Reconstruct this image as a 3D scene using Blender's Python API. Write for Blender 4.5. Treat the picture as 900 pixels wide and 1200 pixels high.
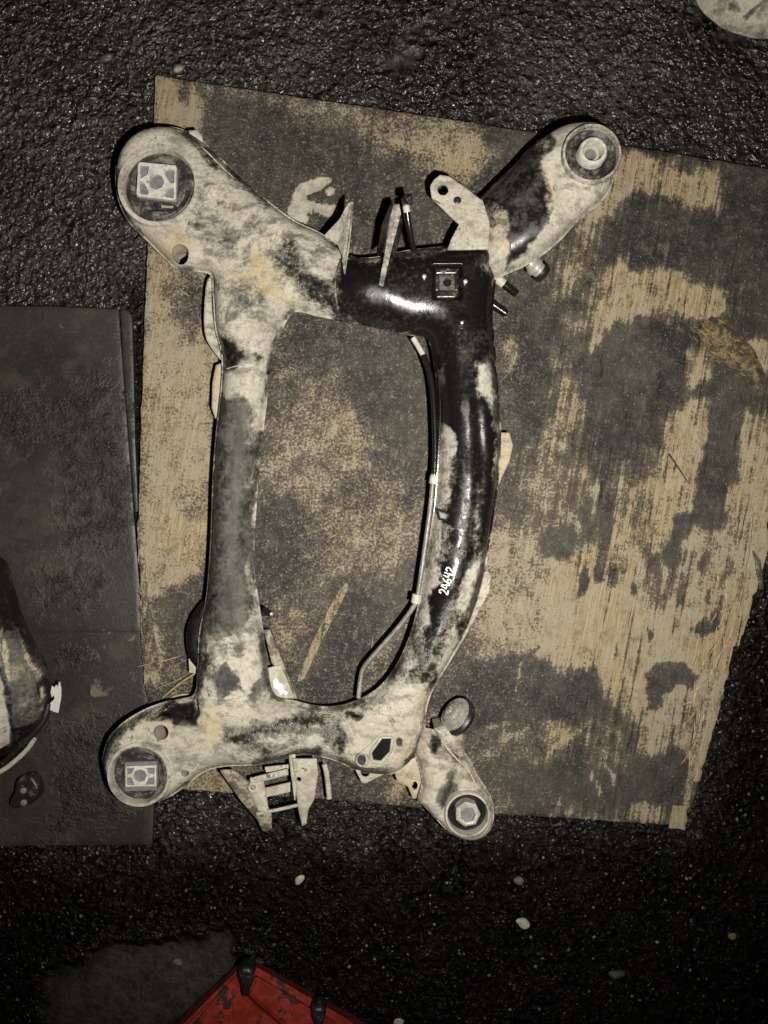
import bpy, math, random
import numpy as np
from mathutils import Vector, Matrix

random.seed(7); rng = np.random.default_rng(7)
for o in list(bpy.data.objects): bpy.data.objects.remove(o)
scene = bpy.context.scene
col = scene.collection

# ------------------------------------------------------------------ camera, world, lamp, exposure
H = 1.30            # camera height above the asphalt (m)
K = 1.35e-3         # metres of asphalt per photograph pixel straight below the camera
CX, CY = 450.0, 600.0
cam = bpy.data.cameras.new('camera'); cam_o = bpy.data.objects.new('camera', cam); col.objects.link(cam_o)
cam_o.location = (0, 0, H); cam_o.rotation_euler = (0, 0, 0)
cam.sensor_fit = 'VERTICAL'; cam.sensor_height = 24
cam.lens = 24 * H / (1200 * K); cam.clip_start = 0.01; cam.clip_end = 100
scene.camera = cam_o

world = bpy.data.worlds.new('World'); scene.world = world; world.use_nodes = True
bg = world.node_tree.nodes['Background']
bg.inputs[0].default_value = (0.55, 0.58, 0.65, 1); bg.inputs[1].default_value = 0.010

ld = bpy.data.lights.new('flashlight', 'SPOT'); lo = bpy.data.objects.new('flashlight', ld); col.objects.link(lo)
ld.energy = 104; ld.color = (1.0, 0.96, 0.885); ld.shadow_soft_size = 0.012
ld.spot_size = math.radians(108); ld.spot_blend = 1.0
lo.location = (0.105, -0.08, 1.27)
tgt = Vector(((445 - CX) * K, (CY - 450) * K, 0))
lo.rotation_euler = (tgt - lo.location).to_track_quat('-Z', 'Y').to_euler()

scene.view_settings.view_transform = 'Standard'; scene.view_settings.look = 'None'
scene.view_settings.exposure = 0.0; scene.view_settings.gamma = 1.0
scene.view_settings.use_curve_mapping = False
scene.render.engine = 'CYCLES'
scene.cycles.max_bounces = 4; scene.cycles.diffuse_bounces = 2; scene.cycles.glossy_bounces = 2; scene.cycles.transmission_bounces = 0

# ------------------------------------------------------------------ placing helpers
def S(z): return K * (H - z) / H                       # metres per photo pixel at height z
def P(px, py, z): return Vector(((px - CX) * S(z), (CY - py) * S(z), z))
def unproj(x, y, z):                                   # where a surface point lies in the photograph
    s = K * (H - z) / H
    return CX + x / s, CY - y / s

# ------------------------------------------------------------------ node helpers
class N:
    def __init__(s, name):
        s.m = bpy.data.materials.new(name); s.m.use_nodes = True
        s.t = s.m.node_tree; s.n = s.t.nodes; s.b = s.n['Principled BSDF']
        s.tc = s.n.new('ShaderNodeTexCoord')
    def link(s, a, b): s.t.links.new(a, b)
    def val(s, sock, v):
        if isinstance(v, bpy.types.NodeSocket): s.link(v, sock)
        else: sock.default_value = v
    def math(s, op, a, b=0.0, clamp=False):
        n = s.n.new('ShaderNodeMath'); n.operation = op; n.use_clamp = clamp
        s.val(n.inputs[0], a); s.val(n.inputs[1], b); return n.outputs[0]
    def rng(s, v, a, b, c=0.0, d=1.0, smooth=True):
        n = s.n.new('ShaderNodeMapRange'); n.interpolation_type = 'SMOOTHSTEP' if smooth else 'LINEAR'
        s.val(n.inputs[0], v)
        for i, q in enumerate((a, b, c, d)): s.val(n.inputs[i + 1], q)
        return n.outputs[0]
    def map(s, scale=(1, 1, 1), rot=(0, 0, 0), loc=(0, 0, 0)):
        n = s.n.new('ShaderNodeMapping'); s.link(s.tc.outputs['Object'], n.inputs[0])
        n.inputs['Scale'].default_value = scale; n.inputs['Rotation'].default_value = rot
        n.inputs['Location'].default_value = loc; return n.outputs[0]
    def map2(s, rot, scale):
        a = s.n.new('ShaderNodeMapping'); s.link(s.tc.outputs['Object'], a.inputs[0]); a.inputs['Rotation'].default_value = (0, 0, rot)
        n = s.n.new('ShaderNodeMapping'); s.link(a.outputs[0], n.inputs[0]); n.inputs['Scale'].default_value = scale; return n.outputs[0]
    def noise(s, scale, detail=6, rough=0.6, vec=None, dist=0.0):
        n = s.n.new('ShaderNodeTexNoise'); n.inputs['Scale'].default_value = scale
        n.inputs['Detail'].default_value = detail; n.inputs['Roughness'].default_value = rough
        n.inputs['Distortion'].default_value = dist
        s.link(vec if vec else s.tc.outputs['Object'], n.inputs['Vector']); return n.outputs[0]
    def vor(s, scale, feature='F1', out=0, vec=None):
        n = s.n.new('ShaderNodeTexVoronoi'); n.feature = feature; n.inputs['Scale'].default_value = scale
        s.link(vec if vec else s.tc.outputs['Object'], n.inputs['Vector']); return n.outputs[out]
    def mix(s, f, a, b):
        n = s.n.new('ShaderNodeMix'); n.data_type = 'RGBA'
        s.val(n.inputs[0], f)
        s.val(n.inputs[6], a if isinstance(a, bpy.types.NodeSocket) else (*a, 1))
        s.val(n.inputs[7], b if isinstance(b, bpy.types.NodeSocket) else (*b, 1)); return n.outputs[2]
    def ramp(s, f, stops):
        n = s.n.new('ShaderNodeValToRGB'); s.link(f, n.inputs[0]); r = n.color_ramp
        while len(r.elements) < len(stops): r.elements.new(0.5)
        for e, (p, c) in zip(r.elements, stops): e.position = p; e.color = (*c, 1)
        return n.outputs[0]
    def attr(s, name='mask'):
        n = s.n.new('ShaderNodeAttribute'); n.attribute_name = name
        q = s.n.new('ShaderNodeSeparateColor'); s.link(n.outputs['Color'], q.inputs[0]); return q.outputs
    def bump(s, h, dist, strength=1.0, normal=None):
        n = s.n.new('ShaderNodeBump'); n.inputs['Distance'].default_value = dist
        n.inputs['Strength'].default_value = strength; s.link(h, n.inputs['Height'])
        if normal: s.link(normal, n.inputs['Normal'])
        return n.outputs[0]
    def out(s, color=None, rough=None, normal=None, metal=None, spec=None):
        if color is not None: s.val(s.b.inputs['Base Color'], color if isinstance(color, bpy.types.NodeSocket) else (*color, 1))
        if rough is not None: s.val(s.b.inputs['Roughness'], rough)
        if metal is not None: s.val(s.b.inputs['Metallic'], metal)
        if spec is not None: s.val(s.b.inputs['Specular IOR Level'], spec)
        if normal is not None: s.link(normal, s.b.inputs['Normal'])
        return s.m

# ------------------------------------------------------------------ materials
def mat_frame(name):
    """Black painted steel; mask R = dried mud, G = glossy bare paint, B = yellow tint of the mud."""
    n = N(name); a = n.attr(); R, G, B = a[0], a[1], a[2]
    n1 = n.noise(42, 5, 0.72); n2 = n.noise(185, 3, 0.68); n3 = n.noise(13, 2, 0.6); n4 = n.noise(620, 2, 0.6)
    sub = lambda x, k: n.math('MULTIPLY', n.math('SUBTRACT', x, 0.5), k)
    v = n.math('ADD', n.math('ADD', R, sub(n1, 1.25)), sub(n2, 0.6))
    mud = n.rng(v, 0.22, 0.70)
    thin = n.rng(v, -0.05, 0.5)
    shade = n.math('ADD', n.math('MULTIPLY', n2, 0.55), n.math('MULTIPLY', n3, 0.45))
    mc = n.ramp(shade, [(0.30, (0.26, 0.235, 0.19)), (0.44, (0.40, 0.365, 0.295)), (0.56, (0.495, 0.455, 0.37)), (0.72, (0.57, 0.525, 0.43))])
    # grey wiped smears, dark specks and hair cracks in the dried mud
    sm = n.noise(1.0, 5, 0.68, n.map((34, 60, 40), (0, 0, 0.6)))
    smear = n.math('MULTIPLY', n.rng(sm, 0.47, 0.66), n.rng(R, 1.05, 0.72, 0.55, 1.0))
    mc = n.mix(smear, mc, (0.165, 0.155, 0.128))
    ck = n.math('ABSOLUTE', n.math('SUBTRACT', n.noise(30, 3, 0.6, dist=0.8), 0.5))
    crack = n.math('MULTIPLY', n.rng(ck, 0.012, 0.0), n.rng(n.noise(17, 2, 0.5), 0.48, 0.56))
    speck = n.math('MULTIPLY', n.rng(n4, 0.33, 0.26), 0.6)
    mc = n.mix(n.math('MAXIMUM', n.math('MULTIPLY', crack, 0.85), speck), mc, (0.075, 0.066, 0.05))
    yv = n.math('MULTIPLY', B, n.rng(n1, 0.38, 0.6))
    mc = n.mix(yv, mc, (0.46, 0.35, 0.17))
    gl = n.rng(n.math('ADD', G, sub(n1, 1.5)), 0.35, 0.65)
    film = n.mix(n.rng(n.math('ADD', n1, sub(n2, 0.6)), 0.3, 0.7), (0.018, 0.017, 0.014), (0.108, 0.103, 0.084))
    pc = n.mix(gl, film, n.mix(n.rng(n.math('ADD', n2, sub(n3, 0.9)), 0.54, 0.80), (0.0065, 0.0062, 0.0058), (0.035, 0.032, 0.026)))
    c = n.mix(mud, n.mix(n.math('MULTIPLY', thin, n.math('MULTIPLY', n2, 0.42)), pc, (0.30, 0.27, 0.21)), mc)
    pr = n.mix(gl, (0.72,) * 3, (0.26,) * 3)
    pr = n.math('ADD', n.math('ADD', pr, sub(n2, 0.35)), sub(n1, 0.55), True)
    r = n.rng(mud, 0, 1, pr, 0.9, False)
    hgt = n.math('ADD', n.math('MULTIPLY', mud, 0.5), n.math('MULTIPLY', n2, n.math('ADD', n.math('MULTIPLY', mud, 0.9), 0.13)))
    hgt = n.math('ADD', hgt, n.math('MULTIPLY', n4, n.math('ADD', n.math('MULTIPLY', mud, 0.35), 0.05)))
    return n.out(c, r, n.bump(hgt, 0.0017, 0.85))
M_frame = mat_frame('muddy_black_steel')

def mat_wood(name, dark=1.0):
    """Weathered plywood; mask R = clean wood, G = granular dirt, B = grain fissures."""
    n = N(name); a = n.attr(); R, G, B = a[0], a[1], a[2]
    streak = n.noise(1.0, 5, 0.66, n.map2(math.radians(10), (150, 8, 60)))
    fine = n.noise(1.0, 3, 0.6, n.map2(math.radians(10), (520, 22, 200)))
    blot = n.noise(36, 5, 0.72); grain = n.noise(250, 3, 0.75); big = n.noise(6, 3, 0.5); tiny = n.noise(900, 2, 0.5)
    sub = lambda x, k: n.math('MULTIPLY', n.math('SUBTRACT', x, 0.5), k)
    v = n.math('ADD', R, sub(blot, 1.15))
    v = n.math('ADD', v, n.math('MULTIPLY', sub(streak, 1.7), n.math('SUBTRACT', 1.0, n.math('MULTIPLY', G, 0.8))))
    v = n.math('ADD', v, n.math('MULTIPLY', sub(grain, 1.8), n.math('ADD', n.math('MULTIPLY', G, 0.50), 0.50)))
    dirtc = n.mix(n.rng(n.math('ADD', big, sub(blot, 0.8)), 0.3, 0.7), (0.009, 0.008, 0.0065), (0.050, 0.0435, 0.033))
    dirtc = n.mix(n.math('MULTIPLY', n.rng(grain, 0.52, 0.72), 0.6), dirtc, (0.105, 0.092, 0.071))
    dirtc = n.mix(n.rng(grain, 0.42, 0.30, 0.0, 0.6), dirtc, (0.022, 0.019, 0.015))
    g2 = n.noise(110, 4, 0.78)
    dirtc = n.mix(n.rng(g2, 0.54, 0.70, 0.0, 0.7), dirtc, (0.125, 0.108, 0.082))
    dirtc = n.mix(n.rng(g2, 0.44, 0.30, 0.0, 0.8), dirtc, (0.016, 0.014, 0.011))
    clean = n.mix(n.rng(fine, 0.35, 0.65), (0.225, 0.168, 0.092), (0.39, 0.305, 0.180))
    clean = n.mix(n.math('MULTIPLY', n.rng(n.math('ADD', big, sub(blot, 0.9)), 0.42, 0.66), 0.65), clean, (0.32, 0.28, 0.205))
    clean = n.mix(n.math('MULTIPLY', n.rng(n.noise(60, 5, 0.7), 0.52, 0.70), 0.65), clean, (0.13, 0.096, 0.056))
    midc = n.mix(n.math('MULTIPLY', G, 0.8), (0.088, 0.071, 0.046), (0.100, 0.081, 0.063))
    c = n.mix(n.rng(v, 0.16, 0.50), dirtc, midc)
    c = n.mix(n.rng(v, 0.46, 0.66), c, n.mix(n.rng(g2, 0.42, 0.30, 0.0, 0.55), clean, (0.12, 0.095, 0.062)))
    sp = n.rng(n.vor(130), 0.10, 0.16)
    spon = n.rng(n.noise(45, 3, 0.5), 0.54, 0.60)
    c = n.mix(n.math('MULTIPLY', n.math('SUBTRACT', 1.0, sp), n.math('MULTIPLY', spon, 0.85)), c, (0.050, 0.038, 0.030))
    wsp = n.rng(n.vor(95, out=0), 0.05, 0.10)
    c = n.mix(n.math('MULTIPLY', n.math('SUBTRACT', 1.0, wsp), 0.8), c, (0.42, 0.39, 0.33))
    lg = n.math('MULTIPLY', n.math('MULTIPLY', G, n.rng(g2, 0.40, 0.62, 0.0, 0.75)), n.rng(n.noise(260, 3, 0.75), 0.53, 0.66))
    c = n.mix(lg, c, (0.29, 0.245, 0.20))
    dg = n.math('MULTIPLY', n.rng(n.noise(300, 2, 0.7, n.map(loc=(3, 1, 0))), 0.40, 0.28), n.rng(g2, 0.60, 0.42, 0.1, 0.85))
    c = n.mix(dg, c, (0.022, 0.018, 0.014))
    c = n.mix(n.rng(R, 0.98, 1.08), c, n.mix(n.rng(blot, 0.4, 0.6), (0.30, 0.275, 0.225), (0.46, 0.425, 0.35)))
    fis = n.math('MULTIPLY', B, n.rng(streak, 0.37, 0.31))
    c = n.mix(n.math('MULTIPLY', fis, 0.7), c, (0.05, 0.036, 0.024))
    if dark != 1.0:
        c = n.mix(1 - dark, c, (0.02, 0.018, 0.015))
    h = n.math('ADD', n.math('MULTIPLY', streak, 0.5), n.math('ADD', n.math('MULTIPLY', grain, 0.6), n.math('MULTIPLY', g2, 0.6)))
    h = n.math('SUBTRACT', h, n.math('MULTIPLY', fis, 0.8))
    h = n.math('ADD', h, n.math('MULTIPLY', tiny, 0.18))
    r = n.rng(v, 0.2, 0.6, 0.58, 0.78)
    return n.out(c, r, n.bump(h, 0.0026, 0.9), spec=0.4)
M_wood = mat_wood('weathered_plywood')

def mat_board(name):
    """Wet black-brown sheet; mask R = crusted wet dirt, G = pale scuff."""
    n = N(name); a = n.attr(); R, G = a[0], a[1]
    b = n.noise(44, 5, 0.75); g = n.noise(230, 3, 0.7); big = n.noise(5, 3, 0.5)
    crust = n.rng(n.math('ADD', R, n.math('MULTIPLY', n.math('SUBTRACT', b, 0.5), 1.3)), 0.30, 0.80)
    c = n.mix(n.rng(big, 0.35, 0.65), (0.016, 0.0148, 0.0122), (0.032, 0.029, 0.0235))
    c = n.mix(n.math('MULTIPLY', n.rng(b, 0.5, 0.7), 0.4), c, (0.052, 0.046, 0.036))
    c = n.mix(n.math('MULTIPLY', n.rng(n.noise(18, 3, 0.6), 0.5, 0.68), 0.6), c, (0.060, 0.046, 0.035))
    c = n.mix(n.math('MULTIPLY', n.rng(g, 0.45, 0.30), 0.7), c, (0.014, 0.013, 0.010))
    c = n.mix(n.math('MULTIPLY', n.rng(g, 0.56, 0.72), 0.4), c, (0.075, 0.067, 0.053))
    c = n.mix(crust, c, (0.012, 0.011, 0.009))
    sc = n.rng(n.math('ADD', G, n.math('MULTIPLY', n.math('SUBTRACT', b, 0.5), 1.1)), 0.45, 0.65)
    c = n.mix(sc, c, (0.14, 0.115, 0.08))
    wsp = n.rng(n.vor(60), 0.03, 0.05)
    c = n.mix(n.math('MULTIPLY', n.math('SUBTRACT', 1.0, wsp), 0.5), c, (0.30, 0.27, 0.22))
    st = n.noise(1.0, 4, 0.7, n.map2(math.radians(78), (190, 45, 60)))
    c = n.mix(n.math('MULTIPLY', n.rng(st, 0.54, 0.72), 0.35), c, (0.072, 0.064, 0.050))
    c = n.mix(n.math('MULTIPLY', n.rng(b, 0.46, 0.34), 0.6), c, (0.018, 0.016, 0.013))
    h = n.math('ADD', n.math('MULTIPLY', g, 0.30), n.math('MULTIPLY', crust, n.math('ADD', n.math('MULTIPLY', st, 1.6), n.math('MULTIPLY', g, 1.3))))
    r = n.rng(crust, 0, 1, 0.45, 0.20, False)
    return n.out(c, r, n.bump(h, 0.0024, 0.9))
M_board = mat_board('wet_dark_board')

def mat_asphalt(name):
    """Wet, tarry asphalt; mask R = smooth silted patch, G = pale dust, B = blacker and less shiny."""
    n = N(name); a = n.attr(); R, G, B = a[0], a[1], a[2]
    nz = n.noise(11, 3, 0.6); mid = n.noise(62, 3, 0.6); lump = n.noise(92, 2, 0.5, dist=0.9); fine = n.noise(420, 2, 0.6)
    vc = n.vor(210, out=1); vd = n.vor(88, out=0)
    stone = n.n.new('ShaderNodeSeparateColor'); n.link(vc, stone.inputs[0])
    sub = lambda x, k: n.math('MULTIPLY', n.math('SUBTRACT', x, 0.5), k)
    smooth = n.rng(n.math('ADD', R, sub(nz, 1.3)), 0.35, 0.65)
    grainy = n.math('SUBTRACT', 1.0, n.math('MULTIPLY', smooth, 0.82))
    dust = n.rng(n.math('ADD', G, sub(nz, 1.3)), 0.2, 0.85)
    c = n.mix(n.rng(lump, 0.38, 0.62), (0.005, 0.0047, 0.004), (0.032, 0.029, 0.0235))
    c = n.mix(n.math('MULTIPLY', dust, n.rng(mid, 0.35, 0.65, 0.35, 0.95)), c, (0.066, 0.059, 0.045))
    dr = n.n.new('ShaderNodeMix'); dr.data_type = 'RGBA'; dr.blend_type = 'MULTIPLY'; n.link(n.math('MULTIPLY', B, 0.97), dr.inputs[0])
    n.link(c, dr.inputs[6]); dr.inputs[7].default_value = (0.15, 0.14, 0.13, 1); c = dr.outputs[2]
    pd = n.vor(150, out=0); pq = n.n.new('ShaderNodeSeparateColor'); n.link(n.vor(150, out=1), pq.inputs[0])
    rad = n.math('MULTIPLY', n.math('POWER', pq.outputs[1], 2.5), 0.42)
    pale = n.math('MULTIPLY', n.math('LESS_THAN', pd, rad), n.rng(pq.outputs[0], 0.72, 0.74))
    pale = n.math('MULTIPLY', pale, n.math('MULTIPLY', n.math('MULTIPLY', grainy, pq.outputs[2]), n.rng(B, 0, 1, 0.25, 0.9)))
    c = n.mix(pale, c, (0.24, 0.22, 0.18))
    h = n.math('ADD', n.math('MULTIPLY', lump, 1.5), n.math('MULTIPLY', n.math('SUBTRACT', 1.0, vd), 0.55))
    h = n.math('MULTIPLY', h, grainy)
    h = n.math('ADD', h, n.math('MULTIPLY', n.math('MULTIPLY', mid, grainy), 1.5)); h = n.math('ADD', h, n.math('MULTIPLY', fine, 0.05))
    bn = n.bump(h, 0.0100, 1.0)
    r = n.math('ADD', n.math('MULTIPLY', fine, 0.14), n.math('ADD', 0.12, n.math('MULTIPLY', smooth, 0.45)))
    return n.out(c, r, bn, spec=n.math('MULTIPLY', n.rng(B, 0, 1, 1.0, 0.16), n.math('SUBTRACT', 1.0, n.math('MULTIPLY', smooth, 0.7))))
M_asphalt = mat_asphalt('wet_asphalt')

def mat_plain(name, color, rough, metal=0.0, var=0.25, scale=60, bump=0.0005, dirt=None, dirt_amt=0.5):
    n = N(name); a = n.noise(scale, 6, 0.65); b = n.noise(scale * 5, 4, 0.6)
    lo_ = tuple(x * (1 - var) for x in color); hi_ = tuple(min(1, x * (1 + var)) for x in color)
    c = n.mix(n.rng(a, 0.35, 0.65), lo_, hi_)
    r = rough
    if dirt:
        d = n.rng(n.math('ADD', n.math('MULTIPLY', b, 0.35), n.math('MULTIPLY', a, 0.65)), 0.62 - dirt_amt * 0.3, 0.70 - dirt_amt * 0.3)
        c = n.mix(d, c, dirt); r = n.rng(d, 0, 1, rough, 0.85, False)
    return n.out(c, r, n.bump(n.math('ADD', a, b), bump, 0.7), metal)
MUD = (0.44, 0.40, 0.32)
M_rubber = mat_plain('dusty_rubber', (0.045, 0.043, 0.039), 0.4, 0, 0.5, 60, 0.0015, dirt=(0.17, 0.16, 0.135), dirt_amt=0.40)
M_mount = mat_plain('grey_washer', (0.33, 0.31, 0.27), 0.55, 0, 0.35, 80, 0.001, dirt=(0.09, 0.085, 0.075), dirt_amt=0.35)
M_rubber_dark = mat_plain('black_rubber', (0.014, 0.014, 0.014), 0.4, dirt=(0.10, 0.095, 0.085), dirt_amt=0.2)
M_alu = mat_plain('cast_aluminium', (0.60, 0.585, 0.50), 0.5, 0.25, 0.25, 90, 0.0010, dirt=(0.30, 0.275, 0.215), dirt_amt=0.22)
M_pocket = mat_plain('grey_core', (0.155, 0.148, 0.155), 0.6, 0.0, 0.2, 120)
M_mudsteel = mat_plain('mud_coated_steel', MUD, 0.88, 0, 0.25, 60, 0.0012, dirt=(0.10, 0.09, 0.07), dirt_amt=0.22)
M_brown = mat_plain('brown_steel', (0.15, 0.13, 0.09), 0.7, 0, 0.4, 50, 0.0012, dirt=(0.36, 0.32, 0.24), dirt_amt=0.5)
M_black = mat_plain('black_gloss', (0.009, 0.009, 0.009), 0.2, 0, 0.2, 60, 0.0003)
M_pipe = mat_plain('grey_pipe', (0.20, 0.19, 0.17), 0.4, 0.2, 0.2, 50, 0.0006, dirt=(0.33, 0.30, 0.24), dirt_amt=0.35)
M_zinc = mat_plain('pale_zinc', (0.55, 0.53, 0.47), 0.35, 0.5, 0.15, 120)
M_clip = mat_plain('white_clip', (0.48, 0.45, 0.38), 0.6, 0, 0.15, 90)
M_white = mat_plain('white_plastic', (0.78, 0.77, 0.72), 0.5, 0, 0.08, 80)
M_paintpen = mat_plain('white_marker_paint', (0.85, 0.84, 0.79), 0.6, 0, 0.05, 200, 0.0001)
M_red = mat_plain('red_plastic', (0.34, 0.036, 0.021), 0.40, 0, 0.4, 22, 0.0012, dirt=(0.035, 0.017, 0.013), dirt_amt=0.42)
M_stone = mat_plain('pale_stone', (0.40, 0.37, 0.30), 0.8, 0, 0.3, 90, 0.002)
M_twig = mat_plain('dark_twig', (0.035, 0.027, 0.020), 0.7, 0, 0.3, 200)
M_straw = mat_plain('pale_wood', (0.40, 0.30, 0.17), 0.7, 0, 0.3, 90, 0.0008)
M_fibre = mat_plain('yellow_fibre', (0.33, 0.235, 0.10), 0.7, 0, 0.5, 60)
M_bark = mat_plain('dark_torn_wood', (0.075, 0.057, 0.034), 0.8, 0, 0.55, 90, 0.004, dirt=(0.22, 0.16, 0.08), dirt_amt=0.40)

# ------------------------------------------------------------------ scene helpers
def thing(name, label, cat, loc=(0, 0, 0), group=None):
    o = bpy.data.objects.new(name, None); col.objects.link(o); o.location = loc
    o.empty_display_size = 0.05; o['label'] = label; o['category'] = cat
    if group: o['group'] = group
    return o
def tag(o, label, cat, group=None):
    o['label'] = label; o['category'] = cat
    if group: o['group'] = group
    return o
def link(name, me, mat, parent=None):
    o = bpy.data.objects.new(name, me); col.objects.link(o); me.materials.append(mat)
    if parent:
        o.parent = parent
        base = Vector(parent.location); q = parent.parent
        while q: base += Vector(q.location); q = q.parent
        o.location = -base
    return o
def set_mask(me, arr):
    at = me.color_attributes.new('mask', 'FLOAT_COLOR', 'POINT')
    a = np.ones((len(me.vertices), 4), np.float32); a[:, :3] = arr
    at.data.foreach_set('color', a.ravel())
def smooth_all(me, flag=True): me.polygons.foreach_set('use_smooth', [flag] * len(me.polygons))

def catmull(pts, n=6, closed=True):
    p = np.array(pts, float); m = len(p); out = []
    segs = m if closed else m - 1
    for i in range(segs):
        if closed: a, b, c, d = p[(i - 1) % m], p[i], p[(i + 1) % m], p[(i + 2) % m]
        else: a, b, c, d = p[max(i - 1, 0)], p[i], p[i + 1], p[min(i + 2, m - 1)]
        for k in range(n):
            t = k / n
            out.append(0.5 * (2 * b + (c - a) * t + (2 * a - 5 * b + 4 * c - d) * t * t + (3 * b - a - 3 * c + d) * t ** 3))
    if not closed: out.append(p[-1])
    return np.array(out)
def circle(cx, cy, r, n=28, ry=None): return [(cx + r * math.cos(2 * math.pi * i / n), cy + (ry or r) * math.sin(2 * math.pi * i / n)) for i in range(n)]

def sd_poly(X, Y, poly):
    """signed distance, positive inside"""
    poly = np.asarray(poly, float); best = np.full(X.shape, 1e18); ins = np.zeros(X.shape, bool)
    for i in range(len(poly)):
        ax, ay = poly[i]; bx, by = poly[(i + 1) % len(poly)]
        ex, ey = bx - ax, by - ay; L = ex * ex + ey * ey
        if L < 1e-12: continue
        wx, wy = X - ax, Y - ay
        t = np.clip((wx * ex + wy * ey) / L, 0, 1)
        best = np.minimum(best, (wx - t * ex) ** 2 + (wy - t * ey) ** 2)
        if ay != by:
            c = ((ay > Y) != (by > Y)) & (X < ex * (Y - ay) / ey + ax)
            ins ^= c
    d = np.sqrt(best); return np.where(ins, d, -d)

def paint(mask, X, Y, shape, value, soft=10.0):
    """lay a soft-edged patch; shape is a polygon or ('e', cx, cy, rx, ry[, degrees])"""
    if shape[0] == 'e':
        cx, cy, rx, ry = shape[1:5]; a = math.radians(shape[5]) if len(shape) > 5 else 0
        dx, dy = X - cx, Y - cy
        u = (dx * math.cos(a) + dy * math.sin(a)) / rx; v = (-dx * math.sin(a) + dy * math.cos(a)) / ry
        sd = (1 - np.sqrt(u * u + v * v)) * min(rx, ry)
        al = np.clip(0.5 + sd / soft, 0, 1)
        mask[:] = mask * (1 - al) + value * al; return
    p = np.asarray(shape, float); lo_, hi_ = p.min(0) - soft, p.max(0) + soft
    sel = (X > lo_[0]) & (X < hi_[0]) & (Y > lo_[1]) & (Y < hi_[1])
    if not sel.any(): return
    al = np.clip(0.5 + sd_poly(X[sel], Y[sel], p) / soft, 0, 1)
    mask[sel] = mask[sel] * (1 - al) + value * al

def vnoise(X, Y, scale, seed=0):
    """smooth value noise 0..1, period-free"""
    x, y = X / scale, Y / scale; xi, yi = np.floor(x).astype(np.int64), np.floor(y).astype(np.int64)
    fx, fy = x - xi, y - yi; fx = fx * fx * (3 - 2 * fx); fy = fy * fy * (3 - 2 * fy)
    def h(a, b):
        q = (a * 374761393 + b * 668265263 + seed * 1442695041) & 0x7fffffff
        q = ((q ^ (q >> 13)) * 1274126177) & 0x7fffffff
        return ((q ^ (q >> 16)) & 0xffff) / 65535.0
    return (h(xi, yi) * (1 - fx) + h(xi + 1, yi) * fx) * (1 - fy) + (h(xi, yi + 1) * (1 - fx) + h(xi + 1, yi + 1) * fx) * fy

def fbm(X, Y, scale, seed, n=3):
    return sum((vnoise(X, Y, scale / 2 ** k, seed + 7 * k) - 0.5) * 0.55 ** k for k in range(n))
def ragged(X, Y, amp, scale, seed, sy=1.0):
    """wander the pattern coordinates so that stains get torn, uneven outlines"""
    return X + 2 * amp * fbm(X, Y * sy, scale, seed), Y + 2 * amp / max(sy, .35) * fbm(X, Y * sy, scale, seed + 50)

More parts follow.
